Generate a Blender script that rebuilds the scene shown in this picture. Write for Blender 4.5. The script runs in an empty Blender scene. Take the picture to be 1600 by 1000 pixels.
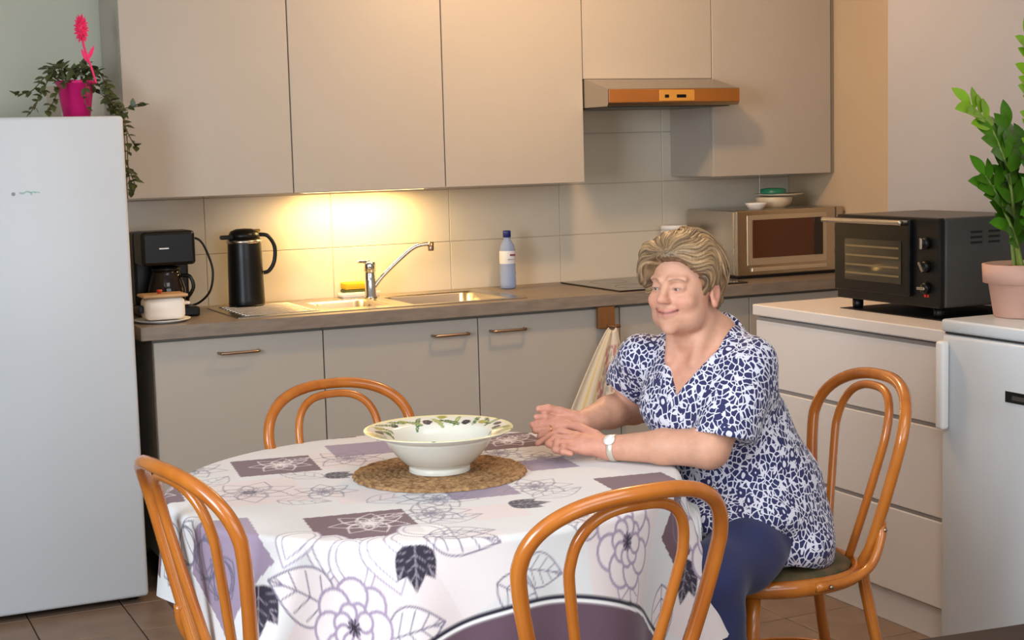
import bpy, bmesh, math, random
import numpy as np
from mathutils import Vector, Matrix

# ---------------------------------------------------------------- camera, world, lights, exposure
S = bpy.context.scene
COL = S.collection
S.view_settings.view_transform = 'Standard'
S.view_settings.look = 'None'
S.view_settings.gamma = 1.0
S.view_settings.use_curve_mapping = False
S.view_settings.exposure = -0.04

cd = bpy.data.cameras.new('camera'); cam = bpy.data.objects.new('camera', cd); COL.objects.link(cam)
cd.sensor_width = 36.0; cd.lens = 36.0 * 2374.67 / 1600.0; cd.clip_start = 0.05
_r = Vector((0.9042147, -0.42625003, -0.02658345)); _u = Vector((0.07086255, 0.08835795, 0.99356498)); _f = Vector((0.42115824, 0.90027984, -0.11009972))
cam.matrix_world = Matrix(((_r.x, _u.x, -_f.x, -1.0466), (_r.y, _u.y, -_f.y, -5.7076), (_r.z, _u.z, -_f.z, 1.4718), (0, 0, 0, 1)))
S.camera = cam

w = bpy.data.worlds.new('sky'); S.world = w; w.use_nodes = True
w.node_tree.nodes['Background'].inputs[0].default_value = (0.75, 0.85, 1.0, 1)
w.node_tree.nodes['Background'].inputs[1].default_value = 0.6

def area(name, loc, target, sx, sy, power, color):
    l = bpy.data.lights.new(name, 'AREA'); l.shape = 'RECTANGLE'; l.size = sx; l.size_y = sy
    l.energy = power; l.color = color
    o = bpy.data.objects.new(name, l); COL.objects.link(o); o.location = loc
    o.rotation_euler = (Vector(target) - Vector(loc)).to_track_quat('-Z', 'Y').to_euler()
    return o
# daylight coming in through the windows behind the camera and on the left
area('window_daylight', (0.3, -6.72, 1.6), (0.3, 0, 1.3), 3.0, 1.5, 58, (0.86, 0.93, 1.0))
area('window_daylight', (-2.9, -4.2, 1.6), (3, -3.2, 1.2), 1.6, 1.5, 150, (0.78, 0.89, 1.0))
# added soft fill for flash bounced off the ceiling; warm ceiling lamp by the worktop
area('ceiling_panel_light', (0.2, -4.6, 2.55), (0.2, -4.4, 0), 1.4, 1.4, 30, (1.0, 0.97, 0.93))
pl = bpy.data.lights.new('kitchen_pendant_bulb', 'POINT'); pl.energy = 42; pl.color = (1.0, 0.62, 0.32); pl.shadow_soft_size = 0.07
po = bpy.data.objects.new('kitchen_pendant_bulb', pl); COL.objects.link(po); po.location = (1.45, -1.30, 2.32)
area('under_cabinet_light', (0.93, -0.13, 1.325), (0.93, -0.06, 0), 0.40, 0.04, 6.6, (1.0, 0.66, 0.24))

# ---------------------------------------------------------------- helpers
PI = math.pi
def lin(c):
    return tuple(((v / 255.0) / 12.92 if v <= 10 else ((v / 255.0 + 0.055) / 1.055) ** 2.4) for v in c)

def mat(name, color, rough=0.5, metal=0.0, noise=0.0, nscale=8.0, bump=0.0, bscale=60.0, spec=0.5, coat=0.0,
        trans=0.0, ior=1.45, stretch=None, color2=None, attr=None, emit=None, estr=0.0, sheen=0.0, sss=0.0):
    m = bpy.data.materials.new(name); m.use_nodes = True
    nt = m.node_tree; b = nt.nodes['Principled BSDF']
    b.inputs['Base Color'].default_value = (*color, 1); b.inputs['Roughness'].default_value = rough
    b.inputs['Metallic'].default_value = metal; b.inputs['Specular IOR Level'].default_value = spec
    b.inputs['Coat Weight'].default_value = coat; b.inputs['Coat Roughness'].default_value = 0.08
    b.inputs['Transmission Weight'].default_value = trans; b.inputs['IOR'].default_value = ior
    b.inputs['Sheen Weight'].default_value = sheen
    if sss:
        b.inputs['Subsurface Weight'].default_value = sss
        b.inputs['Subsurface Radius'].default_value = (1.0, 0.35, 0.2); b.inputs['Subsurface Scale'].default_value = 0.006
    if emit:
        b.inputs['Emission Color'].default_value = (*emit, 1); b.inputs['Emission Strength'].default_value = estr
    tc = nt.nodes.new('ShaderNodeTexCoord'); mp = nt.nodes.new('ShaderNodeMapping')
    nt.links.new(tc.outputs['Object'], mp.inputs['Vector'])
    if stretch: mp.inputs['Scale'].default_value = stretch
    src = None
    if attr:
        a = nt.nodes.new('ShaderNodeAttribute'); a.attribute_name = attr; src = a.outputs['Color']
        nt.links.new(src, b.inputs['Base Color'])
    if noise or color2:
        n = nt.nodes.new('ShaderNodeTexNoise'); n.inputs['Scale'].default_value = nscale; n.inputs['Detail'].default_value = 5
        nt.links.new(mp.outputs['Vector'], n.inputs['Vector'])
        mx = nt.nodes.new('ShaderNodeMix'); mx.data_type = 'RGBA'
        c2 = color2 if color2 else tuple(v * (1 - noise) for v in color)
        cr = nt.nodes.new('ShaderNodeMapRange'); cr.inputs[1].default_value = 0.35; cr.inputs[2].default_value = 0.65
        nt.links.new(n.outputs['Fac'], cr.inputs['Value']); nt.links.new(cr.outputs[0], mx.inputs['Factor'])
        mx.inputs['A'].default_value = (*color, 1); mx.inputs['B'].default_value = (*c2, 1)
        if src:
            mu = nt.nodes.new('ShaderNodeMix'); mu.data_type = 'RGBA'; mu.blend_type = 'MULTIPLY'; mu.inputs['Factor'].default_value = 1
            mx.inputs['A'].default_value = (1, 1, 1, 1); mx.inputs['B'].default_value = (1 - noise,) * 3 + (1,)
            nt.links.new(src, mu.inputs['A']); nt.links.new(mx.outputs['Result'], mu.inputs['B'])
            nt.links.new(mu.outputs['Result'], b.inputs['Base Color'])
        else:
            nt.links.new(mx.outputs['Result'], b.inputs['Base Color'])
    if bump:
        n2 = nt.nodes.new('ShaderNodeTexNoise'); n2.inputs['Scale'].default_value = bscale; n2.inputs['Detail'].default_value = 4
        nt.links.new(mp.outputs['Vector'], n2.inputs['Vector'])
        bp = nt.nodes.new('ShaderNodeBump'); bp.inputs['Strength'].default_value = bump; bp.inputs['Distance'].default_value = 0.004
        nt.links.new(n2.outputs['Fac'], bp.inputs['Height']); nt.links.new(bp.outputs['Normal'], b.inputs['Normal'])
    return m

def tag(o, label=None, cat=None, group=None, kind=None):
    if label: o['label'] = label
    if cat: o['category'] = cat
    if group: o['group'] = group
    if kind: o['kind'] = kind
    return o
def thing(name, label, cat, loc=(0, 0, 0), rz=0.0, group=None):
    o = bpy.data.objects.new(name, None); COL.objects.link(o); o.empty_display_size = 0.05
    o.location = loc; o.rotation_euler = (0, 0, rz)
    return tag(o, label, cat, group)
def obj(name, bm, m, parent=None, smooth=False, loc=None):
    me = bpy.data.meshes.new(name)
    if isinstance(bm, bmesh.types.BMesh):
        bmesh.ops.recalc_face_normals(bm, faces=bm.faces[:])
        bm.to_mesh(me); bm.free()
    else:
        v, f = bm[0], bm[1]
        me.from_pydata([tuple(p) for p in v], [], [tuple(q) for q in f]); me.update()
    if m is not None:
        for mm in (m if isinstance(m, (list, tuple)) else [m]): me.materials.append(mm)
    if smooth: me.shade_smooth()
    o = bpy.data.objects.new(name, me); COL.objects.link(o)
    if parent: o.parent = parent
    if loc: o.location = loc
    return o
def sharp(o, ang=40):
    o.data.shade_smooth()
    try: o.data.set_sharp_from_angle(angle=math.radians(ang))
    except Exception: pass
    return o
def dup(root, loc, rz, label=None, group=None):
    def cp(o, par):
        c = o.copy(); COL.objects.link(c); c.parent = par
        for ch in list(o.children): cp(ch, c)
        return c
    r = cp(root, None); r.location = loc; r.rotation_euler = (0, 0, rz)
    if label: r['label'] = label
    if group: r['group'] = group
    return r
def box(lo, hi, bev=0.0, bm=None, seg=2, rot=None):
    own = bmesh.new()
    bmesh.ops.create_cube(own, size=1.0)
    c = [(a + b) / 2 for a, b in zip(lo, hi)]; s = [abs(b - a) for a, b in zip(lo, hi)]
    for v in own.verts: v.co = Vector((v.co.x * s[0], v.co.y * s[1], v.co.z * s[2]))
    if bev: bmesh.ops.bevel(own, geom=own.edges[:], offset=bev, segments=seg, affect='EDGES', profile=0.5)
    for v in own.verts:
        p = Vector(v.co)
        if rot: p = rot @ p
        v.co = p + Vector(c)
    return merge(bm, own)
def merge(bm, own):
    if bm is None: return own
    tmp = bpy.data.meshes.new('tmp'); own.to_mesh(tmp); own.free(); bm.from_mesh(tmp); bpy.data.meshes.remove(tmp)
    return bm
def lathe(prof, seg=32, bm=None, c=(0, 0, 0), cap=True):
    own = bmesh.new(); rings = []
    for r, z in prof:
        if r < 1e-5: rings.append([own.verts.new((c[0], c[1], c[2] + z))])
        else: rings.append([own.verts.new((c[0] + r * math.cos(2 * PI * i / seg), c[1] + r * math.sin(2 * PI * i / seg), c[2] + z)) for i in range(seg)])
    for a, b in zip(rings, rings[1:]):
        for i in range(seg):
            j = (i + 1) % seg
            if len(a) == 1 and len(b) == 1: continue
            if len(a) == 1: own.faces.new((a[0], b[i], b[j]))
            elif len(b) == 1: own.faces.new((a[i], a[j], b[0]))
            else: own.faces.new((a[i], a[j], b[j], b[i]))
    if cap:
        if len(rings[0]) > 1: own.faces.new(rings[0][::-1])
        if len(rings[-1]) > 1: own.faces.new(rings[-1])
    return merge(bm, own)
def catmull(P, n=8, closed=False):
    P = [np.array(p, float) for p in P]
    if closed: Q = [P[-1]] + P + [P[0], P[1]]
    else: Q = [2 * P[0] - P[1]] + P + [2 * P[-1] - P[-2]]
    out = []
    for i in range(1, len(Q) - 2):
        a, b, c, d = Q[i - 1:i + 3]
        for k in range(n):
            t = k / n
            out.append(.5 * ((2 * b) + (-a + c) * t + (2 * a - 5 * b + 4 * c - d) * t * t + (-a + 3 * b - 3 * c + d) * t ** 3))
    if not closed: out.append(P[-1])
    return out
def tube(path, rad, seg=10, bm=None, closed=False, flat=1.0, up=None):
    own = bmesh.new(); P = [Vector(p) for p in path]; n = len(P)
    if not hasattr(rad, '__len__'): rad = [rad] * n
    prev = None; rings = []
    for i in range(n):
        if closed: t = P[(i + 1) % n] - P[i - 1]
        else: t = P[min(i + 1, n - 1)] - P[max(i - 1, 0)]
        if t.length < 1e-9: t = Vector((0, 0, 1))
        t.normalize()
        if prev is None:
            a = Vector(up) if up else (Vector((0, 0, 1)) if abs(t.z) < .9 else Vector((1, 0, 0)))
            nrm = (a - t * a.dot(t)).normalized()
        else:
            nrm = prev - t * prev.dot(t)
            if nrm.length < 1e-6: nrm = t.orthogonal()
            nrm.normalize()
        prev = nrm; bn = t.cross(nrm)
        rings.append([own.verts.new(P[i] + (nrm * math.cos(2 * PI * k / seg) + bn * math.sin(2 * PI * k / seg) * flat) * rad[i]) for k in range(seg)])
    m = n if closed else n - 1
    for i in range(m):
        a, b = rings[i], rings[(i + 1) % n]
        for k in range(seg):
            own.faces.new((a[k], a[(k + 1) % seg], b[(k + 1) % seg], b[k]))
    if not closed:
        own.faces.new(rings[0][::-1]); own.faces.new(rings[-1])
    return merge(bm, own)
def sphere(c, r, bm=None, sc=(1, 1, 1), u=16, v=10, R=None):
    own = bmesh.new(); bmesh.ops.create_uvsphere(own, u_segments=u, v_segments=v, radius=r)
    for q in own.verts:
        p = Vector((q.co.x * sc[0], q.co.y * sc[1], q.co.z * sc[2]))
        if R is not None: p = R @ p
        q.co = p + Vector(c)
    return merge(bm, own)
def vcol(o, cols):
    a = o.data.color_attributes.new('col', 'FLOAT_COLOR', 'POINT')
    c = np.ones((len(o.data.vertices), 4), np.float32); c[:, :3] = cols
    a.data.foreach_set('color', c.ravel())
rnd = random.Random(7)

# ---------------------------------------------------------------- materials
M = {}
M['greige'] = mat('greige_laminate', lin((180, 171, 158)), 0.45, noise=0.03, nscale=3)
M['carcass'] = mat('greige_carcass', lin((140, 132, 120)), 0.55)
M['dark_gap'] = mat('shadow_gap_plastic', lin((60, 55, 50)), 0.7)
M['wall_green'] = mat('pale_green_grey_paint', lin((192, 192, 174)), 0.85, noise=0.04, nscale=2, bump=0.05, bscale=200)
M['wall_tan'] = mat('warm_tan_paint', lin((200, 176, 144)), 0.85, noise=0.05, nscale=3)
M['wall_grey'] = mat('pale_grey_paint', lin((158, 155, 155)), 0.85, noise=0.04, nscale=2, bump=0.05, bscale=200)
M['ceiling'] = mat('white_ceiling_paint', (0.75, 0.74, 0.72), 0.9)
M['tile'] = mat('cream_glazed_tile', lin((212, 200, 180)), 0.22, noise=0.03, nscale=5, bump=0.03, bscale=25)
M['grout'] = mat('grout', lin((182, 168, 148)), 0.9)
M['floor_tile'] = mat('brown_floor_tile', lin((136, 113, 95)), 0.4, noise=0.22, nscale=9, bump=0.05, bscale=50)
M['floor_grout'] = mat('floor_grout', lin((84, 70, 60)), 0.9)
M['worktop'] = mat('grey_brown_worktop', lin((138, 124, 110)), 0.38, noise=0.2, nscale=60, stretch=(0.25, 1, 1))
M['white_enamel'] = mat('white_enamel', lin((203, 208, 212)), 0.28, noise=0.015, nscale=2)
M['white_lacquer'] = mat('white_lacquer', lin((222, 214, 208)), 0.35, noise=0.02, nscale=3)
M['white_plastic'] = mat('white_plastic', lin((232, 230, 226)), 0.4)
M['steel'] = mat('brushed_steel', lin((190, 182, 170)), 0.26, 1.0, bump=0.04, bscale=120, stretch=(1, 8, 8))
M['chrome'] = mat('chrome', lin((215, 212, 205)), 0.09, 1.0)
M['handle_metal'] = mat('satin_bronze_metal', lin((165, 140, 118)), 0.3, 1.0)
M['black_plastic'] = mat('black_plastic', lin((16, 15, 14)), 0.33, spec=0.35)
M['black_matt'] = mat('matt_black', lin((20, 19, 18)), 0.6)
M['dark_metal'] = mat('dark_grey_metal', lin((78, 76, 73)), 0.4, 0.3)
M['wood_chair'] = mat('honey_varnished_beech', lin((190, 112, 36)), 0.26, color2=lin((168, 90, 24)), nscale=14, stretch=(1, 1, 0.25), coat=0.5)
M['wood_dark'] = mat('dark_brown_wood', lin((46, 34, 30)), 0.6, spec=0.2, noise=0.3, nscale=12, stretch=(0.2, 1, 1))
M['wood_light'] = mat('pale_wood', lin((205, 165, 120)), 0.5, noise=0.2, nscale=25, stretch=(0.2, 1, 1))
M['hood_brown'] = mat('amber_brown_plastic', lin((150, 94, 40)), 0.35, noise=0.12, nscale=6)
M['glass_dark'] = mat('black_ceramic_glass', lin((44, 36, 32)), 0.06)
M['glass'] = mat('clear_glass', (0.95, 0.97, 0.97), 0.02, trans=1.0)
M['yellow'] = mat('yellow_sponge', lin((232, 180, 40)), 0.9, bump=0.6, bscale=400)
M['green_pad'] = mat('scouring_pad', lin((80, 90, 50)), 0.95)
M['pink_pot'] = mat('magenta_plastic', lin((205, 22, 110)), 0.35)
M['pink_orn'] = mat('hot_pink_felt', lin((238, 52, 110)), 0.7)
M['terracotta'] = mat('dusty_pink_terracotta', lin((200, 158, 140)), 0.8, noise=0.08, nscale=12, bump=0.1, bscale=150)
M['soil'] = mat('potting_soil', lin((92, 48, 30)), 0.95, bump=0.8, bscale=150)
M['leaf_vine'] = mat('dark_olive_leaf', lin((58, 66, 36)), 0.45, color2=lin((92, 100, 52)), nscale=30)
M['stem_vine'] = mat('vine_stem', lin((92, 80, 50)), 0.7)
M['leaf_zz'] = mat('glossy_green_leaf', lin((88, 138, 30)), 0.28, color2=lin((48, 98, 26)), nscale=9)
M['leaf_zz_young'] = mat('young_lime_leaf', lin((142, 182, 44)), 0.3, color2=lin((112, 160, 34)), nscale=9)
M['stem_zz'] = mat('zz_stem', lin((120, 140, 60)), 0.5)
# ---------------------------------------------------------------- the room
def struct(name, bm, m, parent=None, smooth=False):
    o = obj(name, bm, m, parent, smooth)
    if parent is None: o['kind'] = 'structure'
    return o
CEIL = 2.62
wall_back = struct('wall_back', box((-3.0, 0.0, 0), (3.14, 0.12, CEIL)), M['wall_green'])
# glazed tiles between worktop and wall units: each a piece of the back wall
gr = box((-0.2, -0.004, 0.70), (3.02, 0.002, 1.75)); struct('grout_bed', gr, M['grout'], wall_back)
tile_me = None
TW, TH, TX, TZ = 0.502, 0.2122, 0.3485, 1.1152
for row in range(-1, 3):
    for k in range(-1, 6):
        x0 = TX + k * TW; z0 = TZ + row * TH; x1 = min(x0 + TW, 3.018); x0 = max(x0, -0.19)
        if row == -1: z0 = TZ - TH
        bm = box((x0 + .0013, -0.0062 - rnd.uniform(0, .0004), z0 + .0013), (x1 - .0013, 0.0, z0 + TH - .0013), 0.0012, seg=1)
        struct('wall_tile', bm, M['tile'], wall_back)
wall_right = struct('wall_right', box((3.02, -1.45, 0), (3.14, 0.0, CEIL)), M['wall_tan'])
# the boxed-in stretch of wall nearer to us stands further into the room
wn = box((2.5, -6.9, 0), (3.14, -1.335, CEIL))
wall_right_front = struct('wall_right_front', wn, M['wall_grey'])
struct('wall_left', box((-3.12, -6.9, 0), (-3.0, 0.12, CEIL)), M['wall_grey'])
struct('wall_front', box((-3.12, -7.0, 0), (3.14, -6.88, CEIL)), M['wall_grey'])
struct('ceiling', box((-3.12, -7.0, CEIL), (3.14, 0.12, CEIL + .1)), M['ceiling'])
floor = struct('floor', box((-3.12, -7.0, -0.12), (3.14, 0.12, -0.006)), M['floor_grout'])
PT = 0.3025
tm = box((-PT / 2 + .002, -PT / 2 + .002, -0.006), (PT / 2 - .002, PT / 2 - .002, 0.0), 0.0018, seg=1)
ft0 = struct('floor_tile', tm, M['floor_tile'], floor); first = True; rest = bmesh.new()
for i in range(-10, 11):
    for j in range(-24, 1):
        cx = -0.151 + PT * (i + .5); cy = -0.97 + PT * (j + 3.5)
        if cx - PT / 2 < -3.0 or cx + PT / 2 > 3.02 or cy + PT / 2 > 0.1: continue
        if -1.1 < cx < 2.4 and cy > -4.6:
            if first: o = ft0; first = False
            else: o = ft0.copy(); COL.objects.link(o); o.parent = floor
            o.location = (cx, cy, rnd.uniform(-.0006, .0002)); o.rotation_euler = (0, 0, rnd.choice((0, PI / 2, PI, -PI / 2)))
        else:
            box((cx - PT / 2 + .002, cy - PT / 2 + .002, -0.007), (cx + PT / 2 - .002, cy + PT / 2 - .002, 0.0), bm=rest)
o = struct('floor_tiles_beyond', rest, M['floor_tile'], floor); o['kind'] = 'stuff'
# windows of the sitting end (behind the camera): frame and pane
def window(name, lo, hi, axis):
    bm = bmesh.new(); t = .05
    a = 1 - axis
    def bar(u0, u1, z0, z1):
        l = [0, 0, z0]; h = [0, 0, z1]; l[a] = u0; h[a] = u1; l[axis] = lo[axis]; h[axis] = hi[axis]; box(l, h, .004, bm=bm, seg=1)
    u0, u1 = lo[a], hi[a]
    bar(u0, u1, lo[2], lo[2] + t); bar(u0, u1, hi[2] - t, hi[2]); bar(u0, u0 + t, lo[2], hi[2]); bar(u1 - t, u1, lo[2], hi[2]); bar((u0 + u1) / 2 - t / 2, (u0 + u1) / 2 + t / 2, lo[2], hi[2])
    w_ = struct(name, bm, M['white_plastic'])
    return w_
window('window_1', (-1.3, -6.88, 0.8), (1.9, -6.8, 2.4), 1)
window('window_2', (-3.0, -5.1, 0.8), (-2.94, -3.3, 2.4), 0)

# ---------------------------------------------------------------- kitchen units
def bar_handle(parent, cx, y, cz, L=.14, m='handle_metal'):
    p = catmull([(cx - L / 2, y, cz), (cx - L / 2 + .004, y - .022, cz), (cx - L / 2 + .016, y - .03, cz), (cx + L / 2 - .016, y - .03, cz), (cx + L / 2 - .004, y - .022, cz), (cx + L / 2, y, cz)], 4)
    return obj('handle', tube(p, .0052, 8), M[m], parent, True)
YD = -0.582      # front of base doors
def base_unit(label, x0, x1, fronts):
    t = thing('base_cabinet', label, 'cabinet', ((x0 + x1) / 2, -.29, 0), group='grey base cabinets under the worktop')
    w2 = (x1 - x0) / 2
    b = box((-w2 + .001, -.272, .1), (w2 - .001, .28, .872)); obj('carcass', b, M['carcass'], t)
    obj('plinth', box((-w2, -.262, 0.001), (w2, -.24, .1)), M['white_plastic'], t)
    for (z0, z1, hx) in fronts:
        nm = 'door' if z1 - z0 > .4 else 'drawer'
        d = obj(nm, box((-w2 + .0022, -.292, z0), (w2 - .0022, -.273, z1), .0015, seg=1), M['greige'], t)
        if hx is not None: bar_handle(d, hx, -.292, .81 if nm == 'door' else (z0 + z1) / 2 + .02)
    return t
base_unit('grey base cabinet at the fridge end, handle in the middle of its door', .0115, .6115, [(.1, .862, -.008)])
base_unit('grey base cabinet under the sink, door handle near its corner by the next door', .6115, 1.2115, [(.1, .862, .185)])
base_unit('grey base cabinet whose door is half covered by the hanging tea towel', 1.2115, 1.8115, [(.1, .862, -.182)])
base_unit('grey drawer cabinet under the dark hob, behind the woman', 1.8115, 2.4115, [(.70, .862, None), (.40, .696, None), (.1, .396, None)])
base_unit('grey base cabinet in the corner below the microwave', 2.4115, 3.0115, [(.1, .862, None)])
# one continuous worktop with the sink cut-outs
t = thing('worktop', 'long grey-brown laminate worktop along the tiled wall', 'worktop', (1.5, -.31, .875))
bm = bmesh.new()
SX0, SX1, SY0, SY1 = .315, 1.43, -.60, -.10
BOWLS = [(.675, .915, -.47, -.19), (.985, 1.375, -.52, -.15)]
def slab(x0, x1, y0, y1): box((x0 - 1.5, y0 + .31, 0), (x1 - 1.5, y1 + .31, .045), bm=bm)
slab(-.035, .66, -.62, -.008); slab(1.39, 3.018, -.62, -.008); slab(.66, 1.39, -.62, -.535); slab(.66, 1.39, -.14, -.008); slab(.93, .97, -.535, -.14); slab(.66, .93, -.535, -.485)
obj('board', bm, M['worktop'], t)
obj('edge_strip', box((-1.535, -.3125, .0), (1.518, -.3095, .0452), .0012, seg=1), M['worktop'], t)
# sink
t = thing('kitchen_sink', 'stainless steel double sink with drainboard, glowing under the cabinet light', 'sink', (.87, -.33, .92))
ox, oy = .87, -.33
def rim_grid():
    bm = bmesh.new(); xs = sorted({SX0, SX1, BOWLS[0][0], BOWLS[0][1], BOWLS[1][0], BOWLS[1][1]}); ys = sorted({-.555, -.115, BOWLS[0][2], BOWLS[0][3], BOWLS[1][2], BOWLS[1][3]})
    for xa, xb in zip(xs, xs[1:]):
        for ya, yb in zip(ys, ys[1:]):
            mx, my = (xa + xb) / 2, (ya + yb) / 2
            if any(b[0] < mx < b[1] and b[2] < my < b[3] for b in BOWLS): continue
            vs = [bm.verts.new((x - ox, y - oy, .0035)) for x, y in ((xa, ya), (xb, ya), (xb, yb), (xa, yb))]; bm.faces.new(vs)
    bmesh.ops.remove_doubles(bm, verts=bm.verts[:], dist=1e-5)
    e = [x for x in bm.edges if x.is_boundary and any(abs(v.co.x + ox - SX0) < 1e-4 or abs(v.co.x + ox - SX1) < 1e-4 or abs(v.co.y + oy + .555) < 1e-4 or abs(v.co.y + oy + .115) < 1e-4 for v in x.verts)]
    r = bmesh.ops.extrude_edge_only(bm, edges=e)
    for v in r['geom']:
        if isinstance(v, bmesh.types.BMVert): v.co.z = .0003
    return bm
obj('rim', rim_grid(), M['steel'], t)
for (xa, xb, ya, yb) in BOWLS:
    bm = bmesh.new(); rings = []
    for k, (ins, z) in enumerate(((0, .0035), (.006, -.004), (.012, -.12), (.03, -.145), (.09, -.15))):
        ring = []
        hx, hy = (xb - xa) / 2 - ins, (yb - ya) / 2 - ins; rr = .0 if k == 0 else min(.05, hx * .6, hy * .6)
        for q in range(4):
            sx, sy = ((1, 1), (-1, 1), (-1, -1), (1, -1))[q]
            for s in range(5):
                a = q * PI / 2 + s * PI / 8
                ring.append(bm.verts.new(((xa + xb) / 2 - ox + sx * (hx - rr) + rr * math.cos(a), (ya + yb) / 2 - oy + sy * (hy - rr) + rr * math.sin(a), z)))
        rings.append(ring)
    for a, b in zip(rings, rings[1:]):
        for i in range(20): bm.faces.new((a[i], a[(i + 1) % 20], b[(i + 1) % 20], b[i]))
    bm.faces.new(rings[-1])
    bw = obj('bowl', bm, M['steel'], t, True)
    obj('drain', lathe([(0.0, .003), (.03, .004), (.036, .0), (.036, -.002)], 20, c=((xa + xb) / 2 - ox, (ya + yb) / 2 - oy, -.149)), M['chrome'], bw, True)
for i in range(9):   # ridges of the drainboard
    y = -.50 + i * .043 - oy
    obj('ridge', tube([(.35 - ox, y, .002), (.37 - ox, y, .0045), (.61 - ox, y, .0045), (.63 - ox, y, .002)], .0035, 6), M['steel'], t, True)
# tap
t = thing('kitchen_tap', 'chrome mixer tap with a long slanting spout behind the sink', 'tap', (.945, -.165, .9235))
obj('body', lathe([(.026, 0), (.026, .006), (.0215, .012), (.0215, .095), (.020, .102), (.023, .104), (.023, .135), (.018, .141), (0, .142)], 24), M['chrome'], t, True)
obj('lever', tube(catmull([(0, 0, .136), (-.02, -.008, .141), (-.055, -.016, .143)], 5), [.009] * 4 + [.006] * 7, 8, flat=.6), M['chrome'], t, True)
obj('spout', tube(catmull([(.012, -.004, .04), (.05, -.012, .085), (.12, -.028, .15), (.165, -.038, .185), (.195, -.044, .197), (.235, -.052, .2)], 6), .0085, 10), M['chrome'], t, True)
obj('aerator', lathe([(.0, -.022), (.011, -.022), (.012, -.018), (.012, .012), (.0, .013)], 16, c=(.236, -.052, .195)), M['handle_metal'], t, True)

# wall units
ZB = 1.343; ZR = 1.3455; ZT = 2.3; YU = -.343
def wall_unit(label, x0, x1, z0, split=None):
    t = thing('wall_cabinet', label, 'cabinet', ((x0 + x1) / 2, -.17, z0), group='tall grey wall cabinets')
    w2 = (x1 - x0) / 2
    obj('carcass', box((-w2 + .0005, -.152, .002), (w2 - .0005, .162, ZT - z0)), M['greige'], t)
    obj('door', box((-w2 + .002, YU + .17, 0), (w2 - .002, -.1535, ZT - z0), .0015, seg=1), M['greige'], t)
    return t
wall_unit('tall grey wall cabinet nearest the fridge, behind the trailing plant', 0, .6, ZB)
wall_unit('tall grey wall cabinet with the warm lamp glowing under it', .6, 1.2, ZB)
wall_unit('tall grey wall cabinet between the lit one and the extractor hood', 1.2, 1.8, ZB)
wall_unit('short grey wall cabinet above the extractor hood', 1.8, 2.4, 1.749)
wall_unit('grey wall cabinet above the microwave in the corner', 2.4, 3.0, ZR)
struct('trim_1', box((3.001, YU + .006, ZR), (3.019, -.02, ZT)), M['carcass'])
t = thing('under_cabinet_lamp', 'slim warm strip lamp fixed under the wall cabinet over the sink', 'lamp', (.93, -.16, ZB))
obj('housing', box((-.26, -.05, -.005), (.26, .05, 0.0), .003, seg=1), M['white_plastic'], t)
obj('diffuser', box((-.24, -.03, -.0065), (.24, .03, -.0052)), mat('lit_diffuser', (1, .8, .45), .5, emit=(1, .75, .32), estr=4), t)
# extractor hood
t = thing('extractor_hood', 'slim steel extractor hood with an amber-brown front strip and two buttons', 'extractor hood', (2.1, -.3, 1.635))
bm = bmesh.new()
prof = [(-.243, .012), (-.243, .066), (-.052, .112), (.29, .112), (.29, 0), (-.235, 0)]
va = [bm.verts.new((-.2985, y, z)) for y, z in prof]; vb = [bm.verts.new((.2985, y, z)) for y, z in prof]
bm.faces.new(va[::-1]); bm.faces.new(vb)
for i in range(6): bm.faces.new((va[i], va[(i + 1) % 6], vb[(i + 1) % 6], vb[i]))
obj('hood_body', bm, M['steel'], t)
obj('front_strip', box((-.297, -.249, .0125), (.298, -.2435, .064), .002, seg=1), M['hood_brown'], t)
pn = obj('control_panel', box((-.075, -.2515, .017), (.085, -.2495, .060), .001, seg=1), mat('amber_panel', lin((196, 140, 62)), .35), t)
obj('switch', box((-.052, -.254, .03), (-.033, -.2517, .042), .0008, seg=1), M['black_plastic'], pn)
obj('switch', box((.002, -.254, .03), (.045, -.2517, .042), .0008, seg=1), M['black_plastic'], pn)
for i in range(2):
    x0 = -.28 + i * .285
    obj('grease_filter', box((x0, -.20, -.004), (x0 + .275, .2, -.0005), .001, seg=1), M['dark_metal'], t)
# hob
t = thing('ceramic_hob', 'dark glass hob set into the worktop below the extractor hood', 'hob', (2.11, -.33, .9205))
obj('glass_plate', box((-.295, -.255, 0), (.295, .255, .006), .002, seg=1), M['glass_dark'], t)
ringm = mat('hob_print', lin((120, 112, 104)), .2)
for x, y, r in ((-.14, -.12, .09), (.14, -.12, .075), (-.14, .12, .075), (.14, .12, .09)):
    obj('cooking_ring', lathe([(r, .0), (r, .0004), (r + .003, .0004), (r + .003, 0)], 40, c=(x, y, .0061), cap=False), ringm, t)
# ---------------------------------------------------------------- fridge and what stands on it
FX0, FX1, FY, FH = -.665, -.0645, -.678, 1.622
t = thing('refrigerator', 'tall white refrigerator with a plain door standing beside the base cabinets', 'refrigerator', ((FX0 + FX1) / 2, -.36, 0))
fx, fy = (FX0 + FX1) / 2, -.36
obj('body', box((FX0 - fx, FY + .062 - fy, .02), (FX1 - fx, -.04 - fy, FH), .006), M['white_enamel'], t)
d = obj('door', box((FX0 - fx, FY - fy, .022), (FX1 - fx, FY + .055 - fy, FH - .001), .012, seg=3), M['white_enamel'], t, True)
sharp(d)
obj('gasket', box((FX0 - fx + .012, FY + .054 - fy, .03), (FX1 - fx - .012, FY + .063 - fy, FH - .012)), M['dark_metal'], t)
for sx in (-.26, .26):
    for sy in (-.24, .26): obj('foot', lathe([(.018, 0), (.018, .006), (.012, .008), (.012, .022)], 12, c=(sx, sy, 0)), M['black_plastic'], t)
lg = bmesh.new(); Z = 1.382; Y = FY - fy - .0003     # small teal wordmark, too worn to read
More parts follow.
